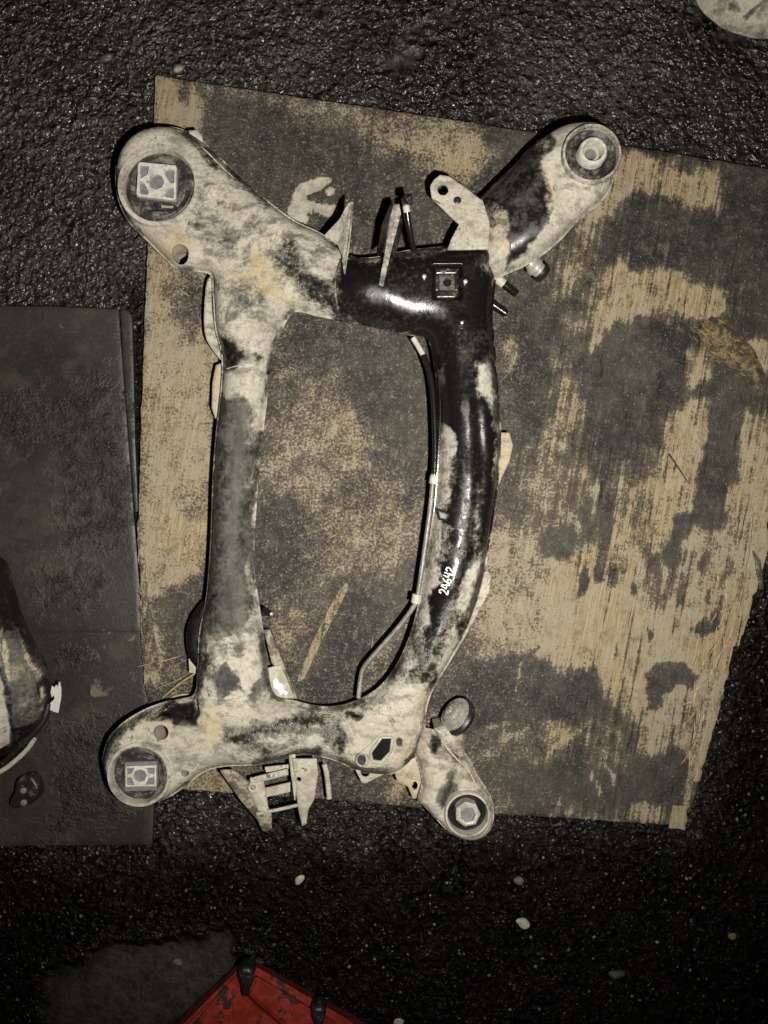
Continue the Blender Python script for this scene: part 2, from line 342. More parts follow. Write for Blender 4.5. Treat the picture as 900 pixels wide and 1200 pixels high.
def relief(names_labels, outline, cell, zref, top, bot, painter, mat, parent, holes=(), grad_smooth=True):
    """Solid built over an outline (photo pixels taken at height zref): top(X, Y, d) and bot(X, Y, d) give the
    heights, d is the distance from the rim.  names_labels is a name, or (list of names, label function)."""
    outline = np.asarray(outline, float)
    x0, y0 = outline.min(0) - 2 * cell; x1, y1 = outline.max(0) + 2 * cell
    xs = np.arange(x0, x1 + cell, cell); ys = np.arange(y0, y1 + cell, cell)
    X, Y = np.meshgrid(xs, ys)
    d0 = sd_poly(X, Y, outline); D = d0.copy()
    for h in holes: D = np.minimum(D, -sd_poly(X, Y, h))
    inc = (D[:-1, :-1] + D[1:, :-1] + D[:-1, 1:] + D[1:, 1:]) > 0
    nv = np.zeros(X.shape, int)
    for a, b in ((0, 0), (1, 0), (0, 1), (1, 1)): nv[a:a + inc.shape[0], b:b + inc.shape[1]] += inc
    bnd = (nv > 0) & (nv < 4)
    gy, gx = np.gradient(D, cell); g2 = np.maximum(np.hypot(gx, gy), 0.3)
    st = np.clip(D, -1.3 * cell, 1.3 * cell)
    X = np.where(bnd, X - st * gx / g2 / np.maximum(g2, 0.7), X); Y = np.where(bnd, Y - st * gy / g2 / np.maximum(g2, 0.7), Y)
    d0 = np.where(bnd & (np.abs(d0) < 2 * cell), np.minimum(np.maximum(d0, 0), 0.01), np.maximum(d0, 0))
    zt = top(X, Y, d0); zb = bot(X, Y, d0)
    s = S(zref); wx = (X - CX) * s; wy = (CY - Y) * s
    # normals of the top from the relief itself, so pieces of one pressing shade as one
    zy, zx = np.gradient(zt, cell * s)
    nrm = np.stack([-zx, zy, np.ones_like(zx)], -1); nrm /= np.linalg.norm(nrm, axis=-1, keepdims=True)
    if isinstance(names_labels, str): names, lab = [names_labels], None
    else: names, lab = names_labels
    labels = np.zeros(inc.shape, int) if lab is None else lab(0.25 * (X[:-1, :-1] + X[1:, :-1] + X[:-1, 1:] + X[1:, 1:]), 0.25 * (Y[:-1, :-1] + Y[1:, :-1] + Y[:-1, 1:] + Y[1:, 1:]))
    objs = []
    W = X.shape[1]; idx = np.arange(X.size).reshape(X.shape)
    for li, nm in enumerate(names):
        m = inc & (labels == li); ci, cj = np.nonzero(m)
        if len(ci) == 0: continue
        q = np.stack([idx[ci + 1, cj], idx[ci + 1, cj + 1], idx[ci, cj + 1], idx[ci, cj]], 1)   # y runs down the photo
        used = np.unique(q); re = np.full(X.size, -1); re[used] = np.arange(len(used)); nu = len(used)
        V = [np.stack([wx.ravel()[used], wy.ravel()[used], zt.ravel()[used]], 1),
             np.stack([wx.ravel()[used], wy.ravel()[used], zb.ravel()[used]], 1)]
        F = [re[q], re[q][:, ::-1] + nu]
        # walls along the true rim
        pad = np.pad(inc, 1); E = []
        for di, dj, a, b in ((-1, 0, (0, 0), (0, 1)), (1, 0, (1, 1), (1, 0)), (0, -1, (1, 0), (0, 0)), (0, 1, (0, 1), (1, 1))):
            nb = pad[ci + 1 + di, cj + 1 + dj]; k = ~nb
            E.append(np.stack([idx[ci[k] + a[0], cj[k] + a[1]], idx[ci[k] + b[0], cj[k] + b[1]]], 1))
        E = np.concatenate(E)
        ru = np.unique(E) if len(E) else np.zeros(0, int); rw = np.full(X.size, -1); rw[ru] = np.arange(len(ru)); nr = len(ru)
        V += [np.stack([wx.ravel()[ru], wy.ravel()[ru], zt.ravel()[ru]], 1), np.stack([wx.ravel()[ru], wy.ravel()[ru], zb.ravel()[ru]], 1)]
        if len(E):
            a, b = rw[E[:, 0]] + 2 * nu, rw[E[:, 1]] + 2 * nu
            F.append(np.stack([a, b, b + nr, a + nr], 1))
        V = np.concatenate(V); F = np.concatenate(F)
        me = bpy.data.meshes.new(nm)
        me.vertices.add(len(V)); me.vertices.foreach_set('co', V.astype(np.float32).ravel())
        me.loops.add(F.size); me.loops.foreach_set('vertex_index', F.astype(np.int32).ravel())
        me.polygons.add(len(F)); me.polygons.foreach_set('loop_start', np.arange(0, F.size, 4, dtype=np.int32))
        me.update(calc_edges=True); smooth_all(me)
        if grad_smooth and lab is not None:
            nn = np.zeros((len(V), 3)); nn[:nu] = nrm.reshape(-1, 3)[used]
            nb_ = nn[:nu].copy(); nb_[:, 2] *= -1; nn[nu:2 * nu] = nb_
            me.normals_split_custom_set_from_vertices(nn.tolist())
        if painter is not None:
            px, py = unproj(V[:, 0], V[:, 1], V[:, 2])
            set_mask(me, painter(px, py, V))
        objs.append(link(nm, me, mat, parent))
    relief.last = (xs, ys, zt, zref)
    return objs if lab is not None else objs[0]

def const(r, g=0.0, b=0.0): return lambda px, py, V: np.tile(np.array([[r, g, b]], np.float32), (len(px), 1))

def plate(name, pts, z, th, mat, parent, mask=(1, 0, 0), holes=(), cell=1.6, tilt=(0, 0), smooth=0, bulge=0.0, R=6):
    """sheet-metal plate; outline in photo pixels at its own height; tilt = height change per pixel in x, y"""
    o = catmull(pts, smooth) if smooth else np.asarray(pts, float)
    c = o.mean(0)
    def top(X, Y, d): return z + tilt[0] * (X - c[0]) + tilt[1] * (Y - c[1]) + bulge * np.sqrt(np.clip(1 - (1 - np.clip(d / R, 0, 1)) ** 2, 0, 1))
    def bot(X, Y, d): return z - th + tilt[0] * (X - c[0]) + tilt[1] * (Y - c[1])
    return relief(name, o, cell, z, top, bot, const(*mask), mat, parent, holes)

def frame_axes(axis):
    w = Vector(axis).normalized(); u = w.orthogonal().normalized(); return u, w.cross(u), w
def lathe(name, prof, loc, mat, parent, axis=(0, 0, 1), seg=40, mask=(0, 0.9, 0), sharp=35, scale=(1, 1)):
    """profile (radius, height) in metres turned about axis through loc"""
    u, v, w = frame_axes(axis)
    if tuple(axis) == (0, 0, 1): u, v = Vector((1, 0, 0)), Vector((0, 1, 0))
    V, F = [], []
    for r, h in prof:
        for k in range(seg):
            a = 2 * math.pi * k / seg
            V.append(Vector(loc) + u * (r * scale[0] * math.cos(a)) + v * (r * scale[1] * math.sin(a)) + w * h)
    for i in range(len(prof) - 1):
        for k in range(seg):
            F.append((i * seg + k, i * seg + (k + 1) % seg, (i + 1) * seg + (k + 1) % seg, (i + 1) * seg + k))
    if prof[0][0] > 1e-6: F.append(tuple(range(seg))[::-1])
    if prof[-1][0] > 1e-6: F.append(tuple((len(prof) - 1) * seg + k for k in range(seg)))
    me = bpy.data.meshes.new(name); me.from_pydata([tuple(p) for p in V], [], F); me.update()
    smooth_all(me); me.set_sharp_from_angle(angle=math.radians(sharp)); set_mask(me, np.array(mask, np.float32))
    return link(name, me, mat, parent)
def ring(name, prof, *a, **k):                          # closed profile, no caps
    return lathe(name, list(prof) + [prof[0]], *a, **k) if False else _ring(name, prof, *a, **k)
def _ring(name, prof, loc, mat, parent, axis=(0, 0, 1), seg=48, mask=(0, 0.9, 0), sharp=35):
    u, v, w = frame_axes(axis)
    if tuple(axis) == (0, 0, 1): u, v = Vector((1, 0, 0)), Vector((0, 1, 0))
    V, F = [], []; m = len(prof)
    for r, h in prof:
        for k in range(seg):
            a = 2 * math.pi * k / seg; V.append(Vector(loc) + u * (r * math.cos(a)) + v * (r * math.sin(a)) + w * h)
    for i in range(m):
        j = (i + 1) % m
        for k in range(seg): F.append((i * seg + k, i * seg + (k + 1) % seg, j * seg + (k + 1) % seg, j * seg + k))
    me = bpy.data.meshes.new(name); me.from_pydata([tuple(p) for p in V], [], F); me.update()
    import bmesh
    bm = bmesh.new(); bm.from_mesh(me); bmesh.ops.recalc_face_normals(bm, faces=bm.faces); bm.to_mesh(me); bm.free()
    smooth_all(me); me.set_sharp_from_angle(angle=math.radians(sharp)); set_mask(me, np.array(mask, np.float32))
    return link(name, me, mat, parent)
def tube(name, pts, rad, mat, parent, seg=10, smooth=5, flat=1.0, mask=(0, 0.9, 0), taper=None):
    """pts are world points"""
    p = catmull([tuple(q) for q in pts], smooth, closed=False) if smooth else np.array([tuple(q) for q in pts], float)
    V, F = [], []; n = len(p); up = Vector((0, 0, 1))
    for i in range(n):
        t = Vector(p[min(i + 1, n - 1)] - p[max(i - 1, 0)]).normalized()
        s = t.cross(up)
        s = s.normalized() if s.length > 1e-4 else Vector((1, 0, 0)); w = s.cross(t)
        rr = rad * (taper(i / (n - 1)) if taper else 1)
        for k in range(seg):
            a = 2 * math.pi * k / seg; V.append(Vector(p[i]) + s * rr * math.cos(a) + w * rr * flat * math.sin(a))
    for i in range(n - 1):
        for k in range(seg): F.append((i * seg + k, i * seg + (k + 1) % seg, (i + 1) * seg + (k + 1) % seg, (i + 1) * seg + k))
    F.append(tuple(range(seg))[::-1]); F.append(tuple((n - 1) * seg + k for k in range(seg)))
    me = bpy.data.meshes.new(name); me.from_pydata([tuple(q) for q in V], [], F); me.update()
    smooth_all(me); me.set_sharp_from_angle(angle=math.radians(50)); set_mask(me, np.array(mask, np.float32))
    return link(name, me, mat, parent)
def pebble(name, px, py, r, z, mat, parent=None, sx=1.0, sy=1.0, sz=0.6, rot=0.0, rough=0.18, seed=0, seg=14):
    rg = np.random.default_rng(seed); V, F = [], []
    nr = 8; R_ = r * S(z); ph = rg.uniform(0, 6.28, 6)
    for i in range(nr + 1):
        t = math.pi * i / nr
        for k in range(seg):
            a = 2 * math.pi * k / seg
            w = 1 + rough * (math.sin(2 * a + ph[0] + t) * .6 + math.sin(3 * a + ph[1] - 2 * t) * .5 + math.sin(4 * t + ph[2]) * .4)
            x, y = R_ * sx * w * math.sin(t) * math.cos(a), R_ * sy * w * math.sin(t) * math.sin(a)
            V.append((x * math.cos(rot) - y * math.sin(rot), x * math.sin(rot) + y * math.cos(rot), R_ * sz * w * math.cos(t)))
    for i in range(nr):
        for k in range(seg): F.append((i * seg + k, (i + 1) * seg + k, (i + 1) * seg + (k + 1) % seg, i * seg + (k + 1) % seg))
    me = bpy.data.meshes.new(name); me.from_pydata(V, [], F); me.update(); smooth_all(me)
    set_mask(me, np.array((0, 0, 0), np.float32))
    o = link(name, me, mat, parent); o.location = P(px, py, z) + (o.location if parent else Vector()); return o

# ------------------------------------------------------------------ ground
def build_ground():
    px = np.arange(-700, 1601, 9.0); py = np.arange(-600, 1801, 9.0)
    X, Y = np.meshgrid(px, py)
    Z = (vnoise(X, Y, 70, 3) - 0.5) * 0.004 + (vnoise(X, Y, 25, 4) - 0.5) * 0.0025 - 0.002
    R = np.full(X.shape, 0.16); G = np.full(X.shape, 0.34); B = np.full(X.shape, 0.10)
    for sh, v, s in (([(425, -20), (560, -20), (575, 40), (500, 90), (430, 100), (400, 50)], 0.42, 70),
                     ([(800, -30), (905, -20), (905, 90), (860, 95), (800, 50)], 0.50, 70),
                     ([(640, -20), (790, -20), (780, 50), (690, 60)], 0.35, 40),
                     ([(60, 1140), (130, 1105), (260, 1100), (300, 1125), (190, 1230), (60, 1230)], 0.95, 40)): paint(R, X, Y, sh, v, s)
    paint(G, X, Y, [(-100, -100), (500, -100), (420, 90), (180, 360), (-100, 360)], 0.66, 120)
    paint(G, X, Y, [(600, -50), (790, -50), (760, 150), (600, 140)], 0.72, 90)
    paint(G, X, Y, [(60, 1150), (130, 1105), (260, 1100), (300, 1125), (190, 1230), (60, 1230)], 0.62, 50)
    paint(B, X, Y, [(-700, 985), (190, 985), (560, 965), (800, 965), (860, 700), (1600, 500), (1600, 1900), (-700, 1900)], 0.95, 110)  # asphalt turns blacker and duller along the bottom and lower right
    paint(B, X, Y, [(60, 1150), (130, 1105), (260, 1100), (300, 1125), (190, 1230), (60, 1230)], 0.15, 50)
    paint(B, X, Y, [(140, 330), (185, 330), (170, 640), (140, 600)], 0.8, 30)  # blacker strip between the board and the plywood
    x = (X - CX) * K; y = (CY - Y) * K
    n, m = X.shape; idx = np.arange(X.size).reshape(X.shape)
    q = np.stack([idx[1:, :-1], idx[1:, 1:], idx[:-1, 1:], idx[:-1, :-1]], -1).reshape(-1, 4)
    me = bpy.data.meshes.new('asphalt_ground')
    me.from_pydata(np.stack([x, y, Z], -1).reshape(-1, 3).tolist(), [], q.tolist()); me.update(); smooth_all(me)
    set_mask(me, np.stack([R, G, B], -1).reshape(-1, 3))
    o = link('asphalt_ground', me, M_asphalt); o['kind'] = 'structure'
    o['label'] = 'wet coarse black asphalt under everything'
    return o
build_ground()

# ------------------------------------------------------------------ dark wet boards on the left
ZB = 0.010
def wet_paint(px, py, V):
    qx, qy = px, py; px, py = ragged(px, py, 8, 30, 110)
    R = np.full(px.shape, 0.16); G = np.full(px.shape, 0.05)
    for sh, v, s in (([(55, 455), (140, 440), (150, 520), (158, 640), (60, 660), (65, 560)], 0.50, 40),
                     ([(0, 460), (60, 460), (50, 520), (0, 530)], 0.45, 30), ([(30, 670), (130, 660), (120, 710), (40, 720)], 0.5, 25),
                     ([(60, 765), (110, 750), (100, 790), (65, 785)], 0.5, 20), ([(50, 850), (150, 830), (170, 930), (110, 985), (40, 985), (60, 900)], 0.52, 40)): paint(R, px, py, sh, v, s)
    for sh, v, s in (([(90, 765), (160, 745), (170, 825), (110, 830)], 0.42, 40), ([(120, 742), (165, 740), (165, 745), (120, 746)], 0.7, 6),
                     ([(130, 955), (178, 945), (178, 985), (140, 985)], 0.35, 30), (('e', 118, 803, 7, 7), 0.8, 8), (('e', 73, 378, 4, 4), 0.8, 4),
                     ([(133, 366), (140, 364), (146, 480), (141, 480)], 0.55, 5)): paint(G, px, py, sh, v, s)
    return np.stack([R, G, np.zeros_like(R)], -1)
bt = lambda z: (lambda X, Y, d: z + 0.0016 * (vnoise(X, Y, 60, 9) - 0.5) - 0.0012 * np.clip(1 - d / 2.5, 0, 1))
lower = relief('dark_board', [(-160, 700), (166, 700), (170, 790), (176, 860), (180, 940), (178, 990), (60, 991), (-160, 992)], 3.0, ZB, bt(ZB),
               lambda X, Y, d: 0 * X + 0.001, wet_paint, M_board, None)
tag(lower, 'lower dark wet board with the round end of the metal frame resting over its corner', 'board')
upper = relief('dark_board', [(-160, 357), (60, 359), (138, 362), (147, 480), (156, 600), (163, 690), (165, 741), (60, 742), (-160, 742)], 3.0, ZB + 0.008, bt(ZB + 0.008),
               lambda X, Y, d: 0 * X + ZB + 0.0012, wet_paint, M_board, None)
tag(upper, 'upper dark wet board lying on the asphalt left of the pale plywood', 'board')
strip = relief('wooden_batten', [(141, 363), (150, 364), (154, 370), (156, 430), (158, 520), (161, 600), (158, 600), (150, 500), (144, 420)], 1.8, 0.012, bt(0.012),
               lambda X, Y, d: 0 * X + 0.001, const(0.3, 0.3), M_board, None)
tag(strip, 'narrow dark batten along the right edge of the upper wet board', 'batten')

# ------------------------------------------------------------------ plywood sheet
ZP = 0.024
ply = thing('plywood_sheet', 'large weathered mud-stained plywood sheet lying under the metal frame', 'plywood', (0.05, 0.0, 0.0))
L_ = [(182, 88), (300, 106), (420, 124), (560, 145), (640, 157), (760, 175), (900, 198), (990, 211), (985, 330), (960, 470), (930, 560), (903, 610), (893, 640), (880, 690),
      (862, 745), (850, 795), (836, 845), (822, 900), (806, 968), (700, 961), (560, 952), (400, 938), (300, 931), (213, 925), (190, 880), (172, 830), (168, 780), (163, 700), (162, 620), (165, 500), (171, 330), (178, 180)]
def jag(pts, amp, step, seed):
    rg = np.random.default_rng(seed); out = []; p = np.array(pts, float)
    for i in range(len(p)):
        a, b = p[i], p[(i + 1) % len(p)]; L = np.hypot(*(b - a)); n = max(1, int(L / step)); nn = np.array([-(b - a)[1], (b - a)[0]]) / L
        for k in range(n):
            q = a + (b - a) * k / n
            rag = 3.2 if q[0] > 790 and q[1] > 480 else (1.6 if q[0] < 200 and q[1] > 600 else 0.5)
            out.append(q + nn * rg.normal() * amp * rag)
    return np.array(out)
def wood_paint(px, py, V):
    X, Y = ragged(px, py, 8, 30, 70)
    X, Y = ragged(X, Y, 3.0, 9, 75, 0.6)
    X2, Y2 = ragged(px, py, 2.2, 8, 77)
    R = np.where(X < 600, 0.36, 0.16).astype(float); al = np.clip((X - 560) / 80, 0, 1); R = 0.30 * (1 - al) + 0.10 * al
    G = 0.95 * (1 - np.clip((X - 560) / 120, 0, 1)) + 0.12; G = np.clip(G, 0, 1)
    B = np.clip((X - 640) / 120, 0, 1) * 0.7 + 0.1
    T = [
     # left side
     ([(175, 80), (245, 95), (235, 130), (222, 160), (175, 160)], .80, 16), (('e', 216, 106, 8, 14), .30, 6), (('e', 237, 104, 8, 14), .30, 6),
     ([(165, 290), (250, 310), (255, 420), (258, 520), (248, 640), (240, 690), (205, 690), (155, 650)], .74, 25),
     ([(198, 318), (248, 320), (243, 395), (215, 400), (205, 360)], .34, 16), (('e', 224, 590, 14, 17), .45, 10),
     ([(160, 640), (205, 640), (203, 700), (178, 712), (190, 800), (165, 800)], .72, 12), ([(200, 690), (225, 672), (242, 672), (240, 720), (228, 790), (205, 790), (188, 730)], .08, 12),
     ([(195, 770), (235, 790), (235, 830), (195, 830)], .35, 10), ([(205, 895), (260, 895), (300, 940), (210, 930)], .66, 12),
     # top
     ([(242, 120), (300, 112), (380, 150), (470, 185), (515, 200), (500, 290), (420, 300), (330, 245), (280, 205)], .02, 22),
     ([(250, 96), (420, 122), (560, 145), (560, 165), (420, 150), (300, 125)], .46, 16),
     ([(480, 150), (560, 146), (598, 165), (570, 200), (525, 232), (495, 212)], .66, 20), ([(425, 135), (480, 150), (490, 185), (450, 180)], .55, 20),
     ([(575, 150), (650, 160), (560, 235), (530, 250), (525, 235), (570, 200)], .10, 16),
     ([(400, 290), (520, 280), (520, 300), (400, 310)], .34, 10),
     (('e', 355, 238, 15, 24, 10), 1.35, 1.5), (('e', 372, 216, 17, 7, -15), 1.35, 1.5), (('e', 350, 247, 13, 13), 1.35, 1.5), (('e', 383, 246, 15, 7, 10), 1.3, 1.5), (('e', 388, 226, 6, 4), 1.3, 1.5), (('e', 371, 231, 13, 6, -10), .05, 1.5), (('e', 362, 252, 3, 5), .1, 1.5), (('e', 376, 238, 4, 3), .1, 1.5),
     # inside the frame
     ([(345, 372), (490, 398), (510, 470), (505, 545), (430, 520), (350, 450)], .10, 26), ([(345, 430), (395, 430), (400, 470), (340, 480)], .42, 20),
     ([(318, 488), (400, 475), (432, 500), (430, 545), (400, 565), (330, 600), (305, 570)], .50, 24), ([(380, 470), (425, 480), (420, 520), (395, 520)], .60, 16),
     ([(300, 600), (355, 590), (362, 640), (330, 690), (300, 690)], .06, 22), ([(305, 630), (395, 625), (395, 640), (310, 650)], .22, 8),
     ([(365, 595), (470, 570), (500, 600), (478, 660), (400, 690), (372, 660)], .50, 28), ([(330, 700), (375, 715), (350, 780), (318, 765)], .47, 20),
     ([(400, 690), (480, 680), (480, 720), (420, 780), (400, 820), (350, 815), (370, 760)], .06, 20), ([(437, 740), (480, 725), (455, 775), (425, 800)], .45, 12),
     # right side
     ([(690, 178), (760, 186), (868, 200), (862, 232), (840, 246), (800, 240), (770, 224), (740, 236), (705, 262), (692, 300), (672, 310), (680, 240)], .66, 12),
     ([(700, 318), (722, 305), (800, 322), (850, 338), (850, 372), (822, 388), (790, 370), (725, 376), (702, 402), (682, 410), (690, 360)], .74, 12),
     ([(640, 290), (690, 270), (700, 300), (680, 400), (650, 400)], .40, 24),
     ([(640, 412), (668, 412), (690, 480), (672, 520), (640, 545), (618, 530), (645, 480)], .50, 14), ([(588, 400), (600, 393), (606, 432), (590, 442)], .62, 8),
     ([(615, 540), (668, 528), (682, 575), (645, 605), (608, 585)], .50, 14),
     ([(800, 412), (834, 402), (832, 440), (810, 452)], .70, 12), ([(782, 478), (832, 466), (826, 520), (816, 575), (802, 650), (738, 640), (772, 556)], .76, 14),
     ([(876, 400), (1000, 390), (1000, 450), (885, 446)], .80, 8), ([(872, 490), (1000, 470), (1000, 700), (860, 640), (850, 600), (868, 545)], .74, 12),
     ([(845, 200), (1000, 210), (1000, 395), (865, 400), (855, 300)], .10, 14),
     ([(560, 620), (640, 605), (740, 570), (800, 575), (880, 600), (905, 650), (855, 800), (806, 975), (780, 965), (740, 860), (690, 790), (620, 770), (560, 770)], .66, 24),
     ([(630, 690), (760, 690), (840, 720), (830, 800), (760, 830), (700, 790), (620, 760)], .86, 24),
     ([(640, 545), (755, 530), (752, 610), (660, 625)], .44, 20), ([(700, 520), (735, 500), (740, 540), (700, 560)], .2, 12),
     # dark on the pale lower right
     ([(836, 478), (872, 500), (852, 572), (832, 612), (812, 600), (822, 540)], .04, 8), ([(740, 640), (800, 620), (810, 700), (770, 720)], .46, 24),
     (('e', 655, 635, 22, 20), .08, 10), (('e', 690, 612, 7, 30, 5), .12, 6), (('e', 708, 622, 7, 32, 5), .08, 6), (('e', 788, 648, 9, 16, 10), .08, 6), (('e', 800, 617, 11, 17, 20), .10, 6), (('e', 832, 608, 20, 14), .06, 8),
     (('e', 684, 682, 5, 18, 8), .10, 4), (('e', 702, 672, 5, 12, 8), .12, 4), (('e', 719, 676, 4, 10, 8), .12, 4), (('e', 824, 658, 4, 10, 10), .12, 4), (('e', 768, 662, 6, 12), .10, 4), (('e', 826, 735, 14, 9, -20), .15, 6), (('e', 838, 728, 4, 12), .12, 4),
     (('e', 760, 741, 3, 8), .2, 3), (('e', 723, 763, 3, 8), .2, 3), (('e', 696, 793, 5, 11), .15, 4), (('e', 742, 690, 3, 7), .2, 3), (('e', 830, 700, 3, 7), .2, 3),
     ([(545, 780), (620, 765), (650, 790), (690, 795), (713, 818), (703, 845), (650, 842), (615, 865), (560, 880), (540, 840)], .05, 9),
     ([(556, 862), (640, 845), (700, 840), (742, 862), (730, 900), (660, 892), (600, 905), (560, 900)], .38, 16), ([(640, 842), (690, 848), (680, 876), (635, 876)], .56, 12),
     ([(602, 812), (608, 775), (612, 776), (605, 815)], .62, 3), ([(620, 812), (628, 782), (631, 783), (623, 815)], .5, 3), ([(585, 866), (620, 850), (622, 855), (588, 871)], .6, 4), ([(570, 850), (600, 842), (600, 847), (572, 856)], .5, 4),
     ([(640, 880), (672, 858), (674, 862), (643, 884)], .75, 4),
     ([(758, 788), (770, 778), (800, 776), (815, 792), (810, 806), (795, 800), (780, 812), (772, 830), (760, 828)], .06, 6),
     ([(598, 905), (625, 890), (648, 893), (662, 920), (640, 948), (600, 945), (575, 930)], .05, 8), ([(560, 930), (600, 915), (600, 952), (560, 948)], .4, 8),
     ([(662, 925), (690, 905), (720, 898), (760, 890), (788, 874), (800, 878), (808, 925), (795, 945), (730, 928), (690, 938)], .05, 8),
     ([(690, 905), (696, 903), (706, 930), (700, 932)], .5, 3), ([(708, 898), (713, 896), (724, 922), (719, 924)], .5, 3), ([(724, 890), (729, 889), (740, 912), (735, 914)], .5, 3),
     ([(675, 862), (690, 850), (682, 892), (673, 895)], .12, 4),
     ([(640, 948), (800, 938), (806, 970), (640, 958)], .55, 10),
     ([(385, 905), (500, 900), (520, 950), (385, 940)], .20, 10), ([(450, 905), (510, 905), (515, 948), (450, 942)], .48, 14)]
    for sh, v, s in T:
        if sh[0] == 'e' or s <= 6: paint(R, X2, Y2, sh, v, s)
        else: paint(R, X, Y, sh, v, s * 1.5)
    return np.stack([R, G, B], -1)
def ply_top(X, Y, d):
    z = ZP + 0.002 * (vnoise(X, Y, 160, 2) - 0.5)
    z = z + 0.0011 * (vnoise(X + 0.16 * Y, Y * 0.05, 11, 5) - 0.5) * np.clip((X - 620) / 100, 0, 1)
    return z - 0.0012 * np.clip(1 - d / 2.2, 0, 1)
relief('panel', jag(L_, 0.8, 7, 5), 2.2, ZP, ply_top, lambda X, Y, d: 0 * X + 0.004, wood_paint, M_wood, ply)
def veneer(pts, z, th, seed, mask=(0.78, 0.1, 1.0)):
    p = np.array(pts, float); rg = np.random.default_rng(seed); out = []
    for i in range(len(p)):
        a, b = p[i], p[(i + 1) % len(p)]; n = max(1, int(np.hypot(*(b - a)) / 8))
        for k in range(n): out.append(a + (b - a) * k / n + rg.normal(0, 0.8, 2))
    return relief('veneer_strip', out, 1.8, z, lambda X, Y, d: z + 0.0016 * (vnoise(X, Y, 30, seed) - 0.5) - 0.0008 * np.clip(1 - d / 2, 0, 1),
                  lambda X, Y, d: 0 * X + z - th, const(*mask), M_wood, ply)
veneer([(884, 600), (897, 606), (902, 640), (884, 700), (866, 757), (858, 758), (872, 690), (880, 640)], 0.0290, 0.003, 1)
veneer([(860, 700), (866, 730), (851, 795), (838, 850), (820, 915), (812, 915), (826, 850), (842, 780)], 0.0285, 0.003, 2)
veneer([(836, 780), (843, 800), (828, 862), (808, 930), (801, 930), (815, 868)], 0.0280, 0.0025, 3, (0.62, 0.1, 1))
veneer([(789, 944), (806, 944), (803, 972), (785, 969)], 0.0290, 0.003, 4, (0.9, 0.0, 0.4))
veneer([(163, 632), (167, 634), (173, 700), (184, 760), (192, 772), (190, 786), (178, 780), (170, 810), (168, 790), (166, 715)], 0.0290, 0.003, 5, (0.52, 0.3, 1))
veneer([(882, 640), (891, 655), (896, 690), (890, 690)], 0.0310, 0.002, 6, (0.3, 0.3, 1))
# torn place on the right with yellow fibres
torn = relief('torn_patch', jag([(832, 372), (850, 374), (868, 392), (884, 410), (897, 440), (893, 460), (876, 448), (855, 430), (838, 412), (822, 402), (818, 388)], 0.9, 6, 8), 1.8, ZP,
              lambda X, Y, d: ZP + 0.001 + 0.007 * np.sqrt(np.clip(d / 12, 0, 1)) * (0.55 + 0.9 * vnoise(X, Y, 7, 3)), lambda X, Y, d: 0 * X + ZP - 0.004, None, M_bark, ply)
torn['label'] = 'torn dark wood with yellow fibres'
def fibres(name, n, box, ang, length, parent, mat, z, seed, rad=0.0007):
    rg = np.random.default_rng(seed); V, F = [], []
    for i in range(n):
        t = rg.uniform(); px = box[0] + (box[2] - box[0]) * t + rg.normal(0, 9); py = box[1] + (box[3] - box[1]) * t + rg.normal(0, 9)
        a = math.radians(rg.normal(ang, 20)); L = rg.uniform(*length); w = rg.uniform(0.7, 1.6)
        c = P(px, py, z + rg.uniform(0, 0.004)); d = Vector((math.cos(a), math.sin(a), rg.normal(0, 0.12))); s = Vector((-math.sin(a), math.cos(a), 0))
        b = len(V); hl = L * S(z) / 2; r = rad * w
        for e, q in ((-1, 0.5), (0, 1.0), (1, 0.35)):
            bend = s * (abs(e) * L * 0.00006)
            for k in range(3):
                an = 2 * math.pi * k / 3; V.append(tuple(c + d * e * hl + bend + s * r * q * math.cos(an) + Vector((0, 0, 1)) * r * q * math.sin(an)))
        for j in range(2):
            for k in range(3): F.append((b + 3 * j + k, b + 3 * j + (k + 1) % 3, b + 3 * j + 3 + (k + 1) % 3, b + 3 * j + 3 + k))
        F += [(b, b + 2, b + 1), (b + 6, b + 7, b + 8)]
    me = bpy.data.meshes.new(name); me.from_pydata(V, [], F); me.update(); o = link(name, me, mat, parent); o['kind'] = 'stuff'; return o
fibres('wood_fibres', 190, (824, 378, 868, 428), -42, (4, 12), ply, M_fibre, ZP + 0.005, 4, 0.0006)
fibres('wood_fibres', 30, (850, 690, 806, 900), 72, (10, 34), ply, M_straw, ZP + 0.005, 9)
fibres('wood_fibres', 6, (188, 770, 222, 815), 35, (10, 44), ply, M_straw, ZP + 0.004, 6)

# ------------------------------------------------------------------ subframe
ZF = 0.088
sub = thing('car_subframe', 'mud-caked black steel car subframe lying on the plywood sheet', 'car part', P(400, 560, 0.024))
OUT = [(134, 205), (138, 182), (150, 163), (168, 151), (188, 147), (212, 150), (236, 163), (258, 184), (284, 208), (314, 235), (345, 258), (372, 271), (392, 284), (408, 298), (424, 303),
       (448, 301), (474, 295), (512, 291), (548, 288), (572, 290), (584, 304), (580, 335), (577, 372), (580, 415), (584, 470), (586, 520), (582, 572), (575, 620), (567, 668), (553, 718), (532, 764), (508, 806), (500, 830),
       (497, 858), (488, 884), (470, 902), (446, 908), (418, 903), (402, 895), (382, 888), (358, 884), (328, 891), (296, 897), (262, 899), (238, 906), (216, 923), (192, 938), (166, 943), (141, 936), (125, 917), (119, 893),
       (125, 868), (141, 849), (166, 833), (192, 823), (215, 819), (228, 812), (231, 785), (233, 742), (241, 700), (246, 640), (249, 560), (253, 505), (259, 450), (259, 415), (252, 385), (249, 345), (246, 322), (228, 318), (208, 316), (192, 302), (172, 282), (150, 260), (138, 235)]
